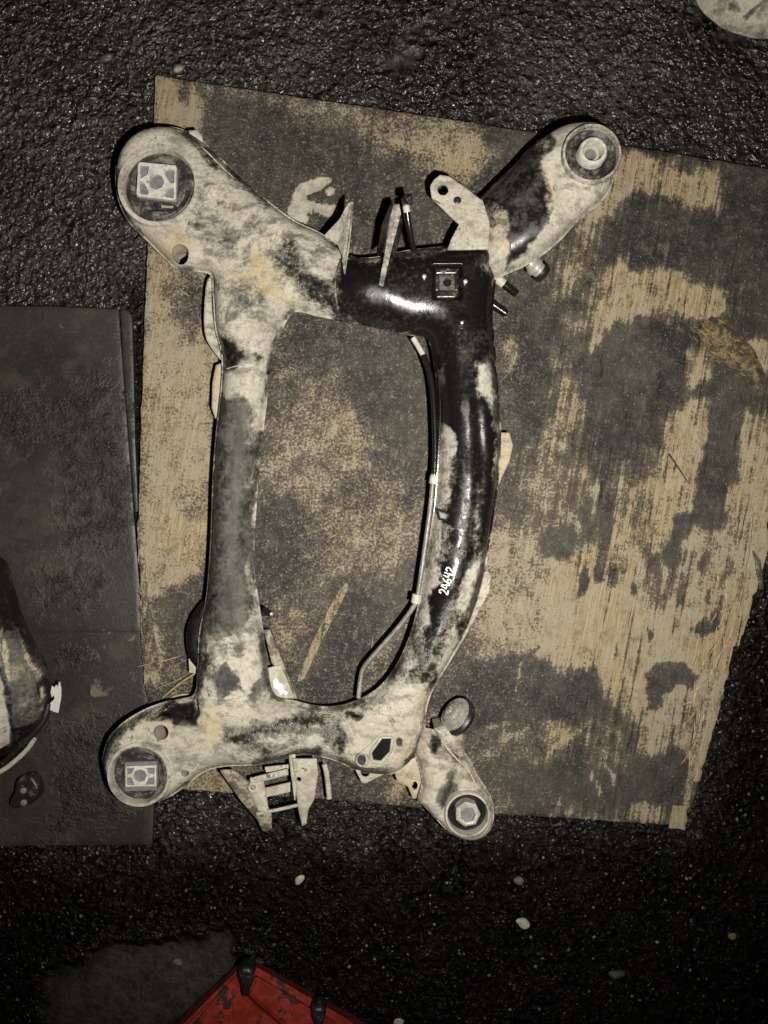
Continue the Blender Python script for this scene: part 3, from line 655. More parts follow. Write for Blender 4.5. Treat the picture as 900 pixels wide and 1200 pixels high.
IN = [(347, 366), (372, 371), (404, 378), (440, 385), (478, 394), (500, 398), (508, 430), (512, 475), (513, 520), (511, 562), (506, 605), (499, 652), (491, 700), (480, 742), (464, 778), (444, 804), (420, 819), (398, 826), (374, 827), (346, 821),
      (322, 814), (314, 785), (309, 742), (303, 702), (298, 662), (299, 620), (303, 560), (307, 520), (312, 478), (317, 440), (323, 408), (334, 380)]
CP = np.array([  # x, y, centre height, half thickness, rounding width in px
 (186, 216, .083, .024, 16), (225, 285, .084, .025, 18), (255, 225, .085, .027, 24), (310, 300, .086, .030, 28), (370, 325, .088, .033, 36), (440, 345, .092, .040, 43), (500, 345, .093, .037, 42), (545, 345, .093, .034, 30),
 (285, 400, .086, .029, 25), (283, 480, .086, .030, 25), (275, 580, .086, .030, 24), (270, 680, .086, .030, 26), (272, 780, .086, .030, 28), (163, 908, .082, .024, 12), (200, 870, .083, .024, 14), (250, 870, .085, .028, 24), (330, 860, .087, .031, 30),
 (400, 860, .089, .032, 32), (460, 860, .090, .031, 26), (545, 420, .096, .034, 32), (550, 500, .100, .036, 33), (549, 580, .102, .037, 33), (538, 660, .102, .037, 33), (515, 740, .099, .035, 32), (475, 820, .093, .032, 32)])
def idw(X, Y):
    w = [1.0 / ((X - c[0]) ** 2 + (Y - c[1]) ** 2 + 300.0) ** 1.6 for c in CP]; W = sum(w)
    return [sum(wi * c[k] for wi, c in zip(w, CP)) / W for k in (2, 3, 4)]
RECESS = [(178, 842), (190, 831), (208, 824), (229, 822), (233, 835), (226, 848), (212, 848), (195, 843)]
din_cache = {}
def lift(px, py, ztop, zr=ZF): f = (H - ztop) / (H - zr); return CX + (px - CX) * f, CY + (py - CY) * f
inner_s = catmull(IN, 5); outer_s = catmull(OUT, 5)
def half(X, Y, d):
    dd = np.minimum(d, np.maximum(-sd_poly(X, Y, inner_s), 0))
    zc, t, R = idw(X, Y)
    u = np.clip((dd - 2.5) / R, 0, 1)
    T = 0.0012 + t * np.sqrt(np.clip(1 - (1 - u) ** 2, 0, 1))
    return zc, T
def box_blur(A, n=1):
    for _ in range(n):
        Bp = np.pad(A, 1, mode='edge')
        A = (Bp[:-2, 1:-1] + Bp[2:, 1:-1] + Bp[1:-1, :-2] + Bp[1:-1, 2:] + 2 * A) / 6
    return A
def sub_top(X, Y, d):
    zc, T = half(X, Y, d)
    T = np.where(d > 5, box_blur(T, 4), T)
    z = zc + T
    k = np.clip(T / 0.02, 0, 1)
    z = z + k * 0.0024 * (vnoise(X, Y, 44, 11) - 0.5) + k * 0.0003 * (vnoise(X, Y, 9, 12) - 0.5)
    # pressed ribs and hollows
    rs = sd_poly(X, Y, [lift(*p, .108) for p in RECESS]); z = z - 0.024 * np.clip(0.5 + rs / 5, 0, 1)
    for (a, b, r, hgt) in ((248, 222, 6, .0035), (541, 378, 5, .002), (444, 352, 30, .002)):
        x_, y_ = lift(a, b, .11); q = np.hypot(X - x_, Y - y_); z = z + hgt * np.clip(1.5 - q / r, 0, 1)
    cg = sd_poly(X, Y, [lift(*p, .125) for p in [(508, 312), (540, 312), (540, 350), (508, 350)]]); z = z - 0.010 * np.clip(0.5 + cg / 3, 0, 1)
    cg = sd_poly(X, Y, [lift(*p, .12) for p in [(435, 876), (446, 864), (459, 863), (458, 880), (447, 892), (436, 890)]]); z = z - 0.016 * np.clip(0.5 + cg / 3, 0, 1)
    # pressed groove along the outer arch and the inner flank of the straight rail
    for pl, dep, wd in (([(557, 470), (563, 540), (561, 590), (552, 650), (538, 700)], .0035, 7), ([(300, 420), (296, 480), (290, 560), (286, 640)], .0018, 5)):
        pl = np.array([lift(a, b, .12) for a, b in pl]); best = np.full(X.shape, 1e9)
        for i in range(len(pl) - 1):
            e = pl[i + 1] - pl[i]; t = np.clip(((X - pl[i][0]) * e[0] + (Y - pl[i][1]) * e[1]) / (e @ e), 0, 1)
            best = np.minimum(best, np.hypot(X - pl[i][0] - t * e[0], Y - pl[i][1] - t * e[1]))
        z = z - dep * np.exp(-(best / wd) ** 2)
    return z
def sub_bot(X, Y, d):
    zc, T = half(X, Y, d); return zc - T
def sub_label(X, Y):
    lab = np.where(Y < 560, 0, 1)                                    # upper and lower side members
    left = (X < 345) & (Y > 402 + (X - 285) * -0.15) & (Y < 806); lab = np.where(left, 2, lab)
    arch = (X > 430) & (Y > 404) & ((Y - 812) < -0.25 * (X - 470)); lab = np.where(arch, 3, lab)
    return lab
def sub_paint(px, py, V):
    X, Y = ragged(px, py, 4.5, 20, 80)
    X, Y = ragged(X, Y, 2.0, 7, 85)
    R = np.full(X.shape, 0.90); G = np.full(X.shape, 0.35); B = np.full(X.shape, 0.0)
    A = [ # polygon, mud, gloss, softness
     ([(393, 318), (408, 300), (440, 304), (475, 296), (565, 285), (592, 298), (584, 400), (590, 520), (585, 580), (572, 640), (562, 652), (548, 660), (530, 735), (500, 800), (482, 800), (490, 770), (500, 728), (510, 690), (517, 640), (524, 585), (531, 545), (530, 508), (513, 498), (505, 440), (500, 396), (470, 392), (420, 380), (398, 368)], -0.35, 1.25, 9),
     ([(553, 428), (572, 412), (584, 440), (588, 505), (574, 482), (562, 462)], 0.75, 0.5, 8), ([(578, 470), (588, 470), (588, 560), (582, 560)], 0.55, 0.5, 4),
     ([(513, 497), (530, 508), (531, 545), (524, 585), (517, 640), (509, 690), (498, 735), (490, 775), (470, 800), (440, 810), (480, 740), (500, 640), (508, 560)], 0.80, 0.3, 5),
     ([(557, 640), (562, 655), (563, 690), (550, 722), (528, 770), (520, 765), (528, 738), (540, 705), (548, 672)], 0.85, 0.5, 7), (('e', 540, 730, 8, 9), -.2, 1, 6), (('e', 533, 750, 14, 8, -30), .62, 1, 6),
     ([(520, 610), (528, 612), (522, 660), (514, 660)], 0.35, .8, 6),
     ([(540, 585), (546, 585), (541, 660), (536, 684), (531, 682), (537, 640)], .55, .9, 4), ([(528, 692), (548, 682), (540, 720), (520, 760), (500, 792), (490, 780), (512, 730)], .36, .7, 10),
     ([(560, 560), (570, 560), (562, 640), (552, 645)], .40, .8, 6), ([(536, 540), (552, 530), (560, 600), (548, 660), (534, 690), (530, 650), (536, 600)], .20, .55, 12), (('e', 530, 560, 5, 18, 5), .2, .6, 5), (('e', 545, 480, 6, 25, -5), .22, .3, 8), (('e', 520, 440, 5, 22), .10, .2, 8),
     ([(555, 300), (582, 296), (582, 330), (566, 318)], .40, .8, 10), (('e', 480, 300, 30, 4), .25, .6, 6),
     (('e', 470, 790, 10, 12), .5, .6, 8), (('e', 492, 796, 10, 12), .3, .8, 8),
     ([(480, 745), (500, 735), (505, 790), (480, 805)], .34, .9, 10),
     ([(325, 288), (346, 281), (356, 308), (384, 322), (402, 338), (402, 372), (372, 360), (345, 340), (328, 312)], 0.20, 0.95, 13),
     ([(352, 282), (395, 288), (394, 318), (372, 316), (356, 304)], 0.78, .5, 8),
     ([(245, 272), (288, 258), (284, 298), (262, 314), (248, 300)], 0.56, 0.1, 14), (('e', 230, 262, 6, 5), .4, .1, 5), (('e', 262, 243, 5, 5), .4, .1, 5),
     ([(205, 155), (222, 158), (300, 226), (320, 244), (312, 244), (258, 196), (230, 172)], 0.30, 0.6, 5), ([(232, 170), (250, 182), (262, 200), (246, 192)], .15, .9, 5),
     ([(256, 330), (300, 320), (300, 372), (270, 380), (254, 370)], 0.55, 0.05, 18), (('e', 305, 352, 5, 5), .3, .4, 4), (('e', 302, 418, 5, 4), .1, .8, 3), (('e', 316, 437, 3, 3), .0, .9, 2),
     ([(254, 392), (276, 402), (288, 410), (284, 422), (268, 438), (261, 432)], 0.08, 0.75, 7),
     ([(255, 470), (284, 463), (296, 486), (292, 500), (304, 522), (304, 545), (298, 556), (288, 572), (300, 566), (298, 640), (291, 690), (297, 704), (288, 738), (240, 746), (232, 760), (236, 700), (246, 640), (250, 560), (257, 510)], -0.10, 0.08, 8),
     ([(252, 510), (268, 520), (264, 560), (258, 640), (255, 720), (236, 720), (246, 640), (250, 560)], -0.3, 0.50, 12),
     ([(286, 492), (300, 490), (300, 515), (290, 515)], .55, .4, 6), ([(304, 520), (309, 520), (301, 640), (306, 712), (298, 700), (295, 640)], .95, .2, 4),
     ([(240, 745), (285, 740), (284, 765), (240, 770)], 0.35, 0.05, 16), ([(232, 760), (246, 765), (246, 790), (234, 800)], 0.1, 0.7, 7),
     ([(245, 790), (262, 776), (279, 786), (284, 812), (258, 818)], -0.15, 0.1, 6), ([(297, 796), (311, 788), (309, 814), (298, 832), (289, 822)], 0.05, 0.3, 6),
     ([(232, 838), (258, 830), (262, 850), (240, 852)], .6, .2, 10),
     ([(258, 860), (300, 846), (352, 834), (402, 836), (396, 850), (362, 852), (350, 872), (312, 882), (264, 872)], 0.24, 0.85, 9), ([(366, 842), (400, 838), (418, 866), (405, 884), (374, 880)], 0.32, 0.85, 10),
     ([(300, 860), (345, 855), (340, 878), (305, 880)], .62, .6, 10),
     (('e', 413, 838, 8, 4), -.2, .7, 4), (('e', 400, 868, 6, 8), .1, .8, 5), (('e', 380, 822, 8, 4), .3, .4, 5), (('e', 432, 828, 5, 4), .3, .5, 5), (('e', 462, 846, 4, 4), .35, .4, 4), (('e', 448, 862, 3, 3), .2, .6, 3),
     ([(330, 822), (420, 826), (400, 834), (340, 832)], .60, .2, 6),
     (RECESS, -.5, .8, 6), ([(120, 880), (140, 850), (165, 834), (180, 828), (178, 834), (150, 855), (132, 885)], .30, .5, 8),  # RECESS is painted black for the shade inside the opening
     ([(133, 200), (140, 178), (160, 156), (166, 160), (146, 184), (142, 215)], .66, .3, 8)]
    for sh, r, g, s in A: paint(R, X, Y, sh, r, s * 1.7); paint(G, X, Y, sh, g, s * 1.5)
    edge = np.minimum(sd_poly(px, py, outer_s[::2]), -sd_poly(px, py, inner_s[::2]))
    R -= np.exp(-(np.clip(edge - 1.5, 0, None) / 5.0) ** 2) * np.clip(0.25 + 2.2 * fbm(px, py, 40, 140), 0, 0.75) * (R > .4)
    R -= np.clip(2.0 * fbm(px, py, 60, 150) - .16, 0, .20) * (R > .4)
    for sh in (('e', 196, 288, 18, 18), ('e', 300, 318, 26, 22), ('e', 246, 852, 14, 14), ('e', 180, 848, 14, 8), ('e', 460, 880, 14, 14), ('e', 320, 340, 20, 12)): paint(B, X, Y, sh, 0.75, 24)
    for sh in (('e', 343, 885, 8, 8), ('e', 500, 830, 10, 24)): paint(B, X, Y, sh, 0.6, 14)
    return np.stack([R, G, B], -1)
def LC(px, py, r, z, n=28): x, y = lift(px, py, z); return circle(x, y, r * (H - z) / (H - ZF), n)
holes = [inner_s, LC(186, 217, 43, .108), LC(163, 908, 33, .107), LC(211, 297, 10.5, .109, 20), LC(189, 858, 9, .107, 20), LC(217, 906, 4.5, .107, 14)]
relief((['side_member', 'side_member', 'cross_tube', 'cross_tube'], sub_label), outer_s, 1.55, ZF, sub_top, sub_bot, sub_paint, M_frame, sub, holes)
BX, BY, BZ, _ = relief.last
def body_z(px, py):
    """height of the pressed body under a photo pixel"""
    z = 0.115
    for _ in range(3):
        x, y = lift(px, py, z); i = int(round((y - BY[0]) / (BY[1] - BY[0]))); j = int(round((x - BX[0]) / (BX[1] - BX[0])))
        z = float(BZ[np.clip(i, 0, BZ.shape[0] - 1), np.clip(j, 0, BZ.shape[1] - 1)])
    return z
def on(px, py, dz=0.0): z = body_z(px, py) + dz; return P(px, py, z)

# --- left bushings: sleeve, rubber, cast insert
def big_bushing(px, py, r, ztop, ins, core, pockets, rot=0, slot_shade=None):
    s = S(ztop); c = P(px, py, 0); R = r * s
    c = P(px, py, ztop); c.z = 0
    b = ring('bushing', [(R * 1.10, .052), (R * 1.10, ztop - .006), (R * 1.07, ztop), (R * 0.97, ztop + .001), (R * 0.93, ztop - .004), (R * 0.93, .052)], c, M_frame, sub, mask=(0.86, .3, 0))
    # rubber web, lower than the rim, bulging and slotted
    ring('rubber', [(R * .92, ztop - .012), (R * .80, ztop - .008), (R * .62, ztop - .016), (R * .50, ztop - .012), (R * .45, ztop - .05), (R * .92, ztop - .05)], c, M_rubber, b, mask=(0, 0, 0))
    rot_ = math.radians(rot)
    for sg in (-1, 1):                                                # crescent stops above and below the insert
        pts = [c + Vector((R * .74 * math.cos(a + rot_), sg * R * .74 * math.sin(a + rot_), ztop - .008)) for a in np.linspace(math.radians(52), math.radians(128), 9)]
        tube('rubber_stop', pts, R * .11, M_rubber, b, seg=8, smooth=2, flat=0.6, taper=lambda t: 0.35 + 0.65 * math.sin(math.pi * t))
    plate('core', core, ztop - .0015, .05, M_pocket, b, cell=1.2)
    big = []
    for q in pockets:
        q = np.array(q); m = q.mean(0); big.append(m + (q - m) * (1.12 if len(q) < 8 else 1.04))
    plate('insert', ins, ztop + .0035, .008, M_alu, b, holes=big, cell=0.6)
    return b
b1 = big_bushing(186, 217, 45, .112, [(162, 192), (164, 190), (206, 194), (207, 197), (206, 233), (204, 235), (162, 230), (160, 227)], [(161, 191), (207, 195), (206, 236), (160, 231)],
    [circle(183, 213, 9, 8), [(164.5, 195), (174.5, 195), (172.5, 204), (165, 208.5)], [(193.5, 200), (203.5, 200), (203.5, 214), (199, 213.5), (194, 205)], [(163.5, 215), (168, 214), (174, 224.5), (172, 228), (165, 226.5)], [(203, 220), (203, 232), (192.5, 229.5), (197.5, 221)]], 5)
plate('slot_shade', [(181, 238), (206, 240), (207, 247), (198, 251), (183, 247)], .104, .02, M_rubber_dark, b1, cell=1.2)  # dark plate standing in for the shade in the slot opening
plate('maker_mark', [(189, 240.5), (203, 241.5), (203, 244), (189, 243.5)], .1052, .001, M_mount, b1, cell=0.8)
b2 = big_bushing(163, 908, 35, .110, [(147, 898), (183, 897), (183, 921), (147, 922)], [(146, 893), (184, 892), (184, 926), (146, 927)],
    [circle(164, 909, 7.5, 8), [(149, 900.5), (157, 900.5), (154, 906), (149, 908)], [(171, 900), (180.5, 900), (180.5, 907), (174.5, 906)], [(149, 911.5), (154, 912), (157, 919.5), (149, 919.5)], [(180.5, 911), (180.5, 919), (171, 919), (174.5, 912)]], 0)

# --- upper right arm with its round bushing
ARM = [(580, 326), (560, 318), (560, 276), (556, 240), (570, 222), (598, 196), (622, 172), (642, 157), (664, 149), (690, 149), (708, 156), (717, 172), (718, 196), (714, 222), (700, 243), (676, 262), (655, 284), (632, 302), (612, 313), (594, 320)]
def arm_paint(px, py, V):
    px, py = ragged(px, py, 3.5, 16, 90)
    R = np.full(px.shape, .85); G = np.full(px.shape, .6); B = np.zeros(px.shape)
    for sh, r, g, s in (([(552, 245), (565, 222), (605, 182), (640, 156), (650, 168), (634, 182), (638, 205), (648, 236), (642, 262), (630, 276), (612, 300), (594, 312), (598, 270), (590, 245), (575, 262)], -.2, .55, 9),
                        ([(555, 240), (585, 235), (596, 262), (580, 275), (562, 262)], .35, .9, 8), ([(576, 268), (596, 262), (592, 300), (575, 295)], .75, .6, 8), (('e', 636, 168, 12, 8, -40), .3, .8, 8), (('e', 641, 224, 5, 16), .3, .6, 5)): paint(R, px, py, sh, r, s); paint(G, px, py, sh, g, s)
    paint(B, px, py, ('e', 590, 270, 14, 20), .8, 14); paint(B, px, py, ('e', 641, 226, 7, 18), .8, 8)
    return np.stack([R, G, B], -1)
ZA = .105
def arm_top(X, Y, d):
    t = np.clip((X - 570) / 120, 0, 1); q = np.clip((d - 2) / 24, 0, 1)
    z = ZA - .014 + .026 * t + .001 + .038 * np.sqrt(np.clip(1 - (1 - np.clip((d - 2) / 34, 0, 1)) ** 2, 0, 1))
    z = z + .002 * (vnoise(X, Y, 22, 21) - .5)
    return z - .006 * np.exp(-(((X - 641) * .9) / 7) ** 2 - ((Y - 228) / 18) ** 2)
relief('arm', catmull(ARM, 5), 1.7, ZA, arm_top, lambda X, Y, d: ZA - .012 + .02 * np.clip((X - 570) / 120, 0, 1) - .03 * np.clip(d / 20, 0, 1), arm_paint, M_frame, sub, [circle(*lift(693, 180, .15, ZA), 32, 36)])
zt = .158; c = P(694, 179, zt); c.z = 0; R = 34 * S(zt)
b3 = ring('bushing', [(R * 1.04, .06), (R * 1.04, zt - .004), (R * 1.0, zt), (R * .93, zt), (R * .90, zt - .005), (R * .90, .06)], c, M_frame, sub, mask=(.62, .5, 0))
ring('rubber', [(R * .9, zt - .010), (R * .80, zt - .004), (R * .64, zt - .010), (R * .56, zt - .003), (R * .50, zt - .05), (R * .9, zt - .05)], c, M_rubber, b3, mask=(0, 0, 0))
ring('inner_sleeve', [(R * .50, zt - .05), (R * .50, zt + .004), (R * .45, zt + .007), (R * .36, zt + .007), (R * .33, zt + .004), (R * .33, zt - .05)], c, M_alu, b3)
ring('hub', [(R * .32, zt - .05), (R * .32, zt - .004), (R * .20, zt - .002), (R * .18, zt - .006), (R * .18, zt - .05)], c + Vector((-.002, -.002, 0)), M_zinc, b3)
tube('weld_bead', [P(593, 236, .128), P(599, 250, .133), P(603, 264, .133), P(600, 276, .128)], .0016, M_brown, sub, seg=6)
# small side bushing and studs under the arm
ax = (P(634, 319, .075) - P(616, 304, .085)).normalized(); p0 = P(620, 307, .085); s_ = S(.085)
b4 = lathe('side_bushing', [(.0, 0), (7 * s_, 0), (8 * s_, .004), (11 * s_, .008), (11 * s_, .014), (9 * s_, .016), (9 * s_, .021), (0.0, .021)], p0, M_zinc, sub, axis=ax, seg=28)
lathe('rubber_ring', [(.0, .0215), (11.5 * s_, .0215), (12 * s_, .025), (10 * s_, .031), (5 * s_, .032), (0, .030)], p0, M_rubber_dark, b4, axis=ax, seg=28)
for a, b, z in (((578, 323), (606, 345), .088), ((572, 353), (594, 368), .085)):
    A_, B_ = P(*a, z), P(*b, z - .004); d = (B_ - A_)
    st = lathe('stud', [(0, 0), (5.0 * S(z), 0), (5.0 * S(z), d.length * .93), (3.6 * S(z), d.length), (0, d.length)], A_, M_black, sub, axis=d.normalized(), seg=16)
    lathe('stud_collar', [(0, 0), (5.6 * S(z), 0), (5.6 * S(z), d.length * .45), (0, d.length * .45)], A_, M_clip if a[1] < 340 else M_black, st, axis=d.normalized(), seg=16)

# --- flat lug with two holes
lug = plate('lug', [(504, 219), (508, 211), (516, 205), (527, 207), (546, 220), (566, 236), (574, 262), (572, 292), (524, 293), (530, 278), (538, 263), (526, 252), (506, 232)], .128, .003, M_frame, sub, mask=(.9, .6, .1), holes=[circle(519, 223, 6.5, 18)], cell=1.3, bulge=.0012, R=4)
lathe('rivet', [(0, 0), (.0055, 0), (.0055, .001), (.0035, .0018), (.003, .0004), (0, .0004)], P(536, 235, .129), M_rubber_dark, lug, seg=16)
tube('lug_lip', [P(507, 233, .129), P(520, 241, .129)], .0011, M_brown, lug, seg=6, smooth=0)

# --- standing brackets above the black tube
def fin(name, pts, th, mat, parent, mask=(.8, .5, 0)):
    """vertical or slanted sheet from world points, thickened along its normal"""
    p = [Vector(q) for q in pts]; nrm = (p[1] - p[0]).cross(p[2] - p[0]).normalized() * th / 2
    m = len(p); V = [tuple(q + nrm) for q in p] + [tuple(q - nrm) for q in p]
    F = [tuple(range(m)), tuple(range(2 * m - 1, m - 1, -1))] + [(i, i + m, (i + 1) % m + m, (i + 1) % m) for i in range(m)]
    import bmesh
    me = bpy.data.meshes.new(name); me.from_pydata(V, [], F); me.update()
    bm = bmesh.new(); bm.from_mesh(me); bmesh.ops.recalc_face_normals(bm, faces=bm.faces)
    bmesh.ops.bevel(bm, geom=[e for e in bm.edges], offset=th * .25, segments=2, affect='EDGES', clamp_overlap=True)
    bm.to_mesh(me); bm.free(); set_mask(me, np.array(mask, np.float32)); return link(name, me, mat, parent)
fin('bracket', [P(380, 276, .112), P(396, 287, .122), P(402, 302, .128), P(409, 262, .150), P(412, 236, .158), P(407, 240, .152), P(398, 257, .135), P(388, 268, .12)], .0026, M_frame, sub, (.88, .5, 0))
fin('bracket', [P(401, 305, .13), P(404, 322, .128), P(410, 280, .152), P(414, 236, .16), P(411, 238, .158)], .0024, M_frame, sub, (.55, .7, 0))
ch = fin('bracket', [P(444, 334, .135), P(449, 336, .135), P(458, 296, .150), P(470, 250, .165), P(468, 239, .168), P(461, 240, .168), P(456, 262, .16), P(451, 296, .15)], .0025, M_frame, sub, (.50, .3, 0))
fin('bracket_flange', [P(442, 300, .128), P(450, 296, .15), P(456, 262, .16), P(461, 240, .168), P(458, 240, .150), P(448, 264, .135)], .0024, M_frame, ch, (.05, 1.2, 0))
fin('bracket_flange', [P(449, 336, .135), P(458, 296, .150), P(470, 250, .165), P(472, 262, .150), P(464, 296, .135)], .0024, M_frame, ch, (.1, 1.2, 0))
tube('rod', [P(476, 241, .158), P(480, 268, .146), P(485, 294, .128)], .0042, M_black, sub, smooth=3)
lathe('rod_tip', [(0, -.004), (.0052, -.004), (.0052, .004), (.003, .006), (0, .006)], P(476.5, 245, .160), M_clip, sub, axis=(P(476, 241, .158) - P(480, 268, .146)).normalized(), seg=14)
pebble('rod_knob', 478, 233, 6, .158, M_rubber_dark, sub, .9, 1.2, .9, rough=.25, seed=3)

# --- captive nut in the black end, bolts
nut = ring('nut_cage', [(.0195, -.004), (.0195, .001), (.0165, .001), (.0165, -.004)], on(523, 331, -.002), M_frame, sub, seg=4, mask=(-.2, 1.2, 0), sharp=20)
for a, b, sx, sy in ((523, 318, 13, 3), (523, 345, 12, 4), (512, 331, 2.5, 10), (535, 331, 2.5, 10)):
    plate('nut_cage_bar', [(a - sx, b - sy), (a + sx, b - sy), (a + sx, b + sy), (a - sx, b + sy)], body_z(523, 331) + .004, .005, M_frame, nut, mask=(.14, .7, 0), cell=1.2, bulge=.001, R=2)
plate('nut_or_shade_fill', [(515, 323), (533, 323), (533, 340), (515, 340)], body_z(523, 331) + .004, .004, M_frame, nut, mask=(.2, .4, 0), cell=1.2, holes=[circle(524, 331, 5, 14)])
for a, b, r in ((497, 325, 5), (545, 331, 5), (541, 379, 4)):
    q = on(a, b, -.001); s = S(q.z)
    bo = lathe('bolt', [(0, 0), (r * 1.5 * s, 0), (r * 1.5 * s, .0012), (r * .8 * s, .0016), (r * .8 * s, .004), (r * .4 * s, .0052), (0, .0054)], q, M_black, sub, seg=18)
    lathe('bolt_tip', [(0, .0046), (r * .55 * s, .005), (r * .4 * s, .0064), (0, .0068)], q, M_zinc, bo, seg=14)

# --- plates on the lower member
z0 = body_z(425, 872) + .001
npl = plate('nut_plate', [(418, 893), (420, 884), (434, 872), (445, 860), (460, 858), (476, 856), (478, 868), (468, 880), (452, 893), (430, 900)], z0 + .002, .004, M_frame, sub, mask=(.9, .3, .25), cell=1.2, bulge=.0012, R=4, smooth=3,
            holes=[[(435, 880), (446, 866), (459, 864), (458, 880), (447, 892), (437, 892)], circle(424, 890, 5, 16, 7), circle(468, 869, 4, 16, 6)])
for a_, b_, r_ in ((425, 889, .0078), (468, 869, .0062)):
    q = on(a_, b_, 0.0); q.z = max(q.z, z0 + .002)
    ring('hole_rim', [(r_ * 1.35, -.002), (r_ * 1.3, .0018), (r_, .0018), (r_ * .95, -.002)], q, M_brown, npl, seg=20)
    lathe('hole_shade', [(0, -.003), (r_, -.003), (r_, .0006), (0, .0004)], q, M_rubber_dark, npl, seg=18)  # dark disc standing in for the shade inside the hole
plate('nut_or_shade_fill', [(434, 880), (446, 864), (460, 863), (459, 881), (447, 893), (436, 893)], z0 - .008, .006, M_black, npl, cell=1.2)  # black plate put in for the shade of the recess, no nut here
for a_, b_ in (((434, 882), (447, 864)), ((447, 864), (460, 864)), ((460, 864), (458, 881)), ((458, 881), (447, 893)), ((447, 893), (436, 892)), ((436, 892), (434, 882))):
    tube('recess_lip', [P(*a_, z0 + .0045), P(*b_, z0 + .0045)], .0022, M_mudsteel, npl, seg=6, smooth=0)
plate('tab', [(417, 903), (421, 898), (462, 888), (468, 892), (466, 899), (428, 918), (424, 917)], .096, .0026, M_frame, sub, mask=(.92, .2, .1), holes=[circle(428, 905, 5.5, 16)], cell=1.2)
plate('tab', [(462, 905), (470, 892), (492, 884), (502, 900), (500, 918), (494, 935), (484, 936), (478, 922), (466, 916)], .090, .003, M_frame, sub, mask=(.85, .3, .5), cell=1.3, bulge=.003, R=8, holes=[circle(486, 920, 3.5, 14, 5)])

# --- lower right arm, bushing, and its rubber mount
ARM2 = [(484, 868), (494, 856), (510, 858), (522, 868), (536, 876), (549, 888), (560, 908), (573, 928), (577, 946), (573, 966), (560, 977), (544, 978), (526, 970), (510, 955), (496, 940), (489, 934), (494, 914), (488, 892)]
def arm2_paint(px, py, V):
    px, py = ragged(px, py, 3.5, 16, 95)
    R = np.full(px.shape, .82); G = np.full(px.shape, .2); B = np.full(px.shape, .12)
    for sh, r, g, s in (([(522, 875), (540, 872), (552, 895), (545, 900), (530, 895)], .45, .05, 10), (('e', 524, 930, 9, 16, 20), .05, .3, 7), (('e', 529, 910, 5, 7, 20), .15, .3, 5), ([(505, 862), (520, 866), (516, 885), (506, 880)], -.1, .6, 6),
                        ([(566, 925), (577, 945), (574, 960), (560, 925)], .4, .3, 8)): paint(R, px, py, sh, r, s); paint(G, px, py, sh, g, s)
    return np.stack([R, G, B], -1)
Z2 = .10
def arm2_top(X, Y, d):
    t = np.clip((Y - 870) / 80, 0, 1); q = np.clip((d - 1.5) / 20, 0, 1)
    z = Z2 - .012 + .03 * t + .001 + .026 * np.sqrt(np.clip(1 - (1 - q) ** 2, 0, 1)) + .0018 * (vnoise(X, Y, 16, 31) - .5)
    e = (X - 526) + .35 * (Y - 925)
    return z - .012 * np.exp(-(e / 6) ** 2) * np.clip((Y - 885) / 15, 0, 1) * np.clip((960 - Y) / 15, 0, 1)
relief('arm', catmull(ARM2, 5), 1.5, Z2, arm2_top, lambda X, Y, d: Z2 - .014 + .015 * np.clip((Y - 870) / 80, 0, 1) - .03 * np.clip(d / 18, 0, 1), arm2_paint, M_frame, sub, [circle(*lift(548, 955, .135, Z2), 25, 32)])
tube('weld_bead', [P(517, 868, .118), P(532, 886, .124), P(548, 902, .13), P(556, 916, .13)], .0013, M_mudsteel, sub, seg=6)
zt = .140; c = P(548, 955, zt); c.z = 0; R = 26 * S(zt)
b5 = ring('bushing', [(R * 1.04, .05), (R * 1.04, zt - .003), (R * 1.0, zt), (R * .92, zt), (R * .89, zt - .004), (R * .89, .05)], c, M_frame, sub, mask=(.9, .3, .1))
ring('rubber', [(R * .88, zt - .016), (R * .72, zt - .012), (R * .55, zt - .02), (R * .4, zt - .05), (R * .88, zt - .05)], c, M_rubber_dark, b5)
ins = [(c.x + q[0] * R, c.y + q[1] * R) for q in ((-.52, -.42), (-.34, .02), (-.30, .36), (.40, .40), (.56, .02), (.50, -.38), (.1, -.62))]
hexi = ring('insert', [(R * .60, zt - .04), (R * .58, zt - .008), (R * .46, zt - .004), (R * .36, zt - .006), (R * .34, zt - .02), (R * .34, zt - .04)], c + Vector((0.001, -.002, 0)), M_alu, b5, seg=7, sharp=20)
lathe('insert_bore', [(0, zt - .016), (R * .34, zt - .016), (R * .34, zt - .03), (0, zt - .03)], c + Vector((0.001, -.002, 0)), M_pocket, b5, seg=14)
# rubber mount: stepped disc facing up and to the left, on a sleeve
ax = Vector((-.68, .58, .42)).normalized(); p0 = P(534, 838, .098); s_ = S(.1)
m1 = lathe('rubber_mount', [(0, -.010), (23 * s_, -.010), (24 * s_, -.004), (22 * s_, .0), (21 * s_, .001), (0, .001)], p0, M_rubber_dark, sub, axis=ax, seg=36)
lathe('mount_washer', [(21 * s_, .000), (21 * s_, .003), (15 * s_, .0045), (14.5 * s_, .0075), (10 * s_, .009), (9.5 * s_, .0115), (5.5 * s_, .0125), (5 * s_, .009), (0, .009)], p0, M_mount, m1, axis=ax, seg=36, mask=(0, 0, 0))
lathe('mount_pin', [(0, .0125), (2.4 * s_, .0125), (1.6 * s_, .0155), (0, .016)], p0 , M_zinc, m1, axis=ax, seg=14)
plate('mount_sleeve', [(508, 852), (520, 850), (540, 842), (544, 868), (546, 896), (536, 894), (520, 876)], .098, .05, M_frame, sub, mask=(.72, .1, .1), cell=1.4, bulge=.014, R=14, tilt=(-.0002, .0))

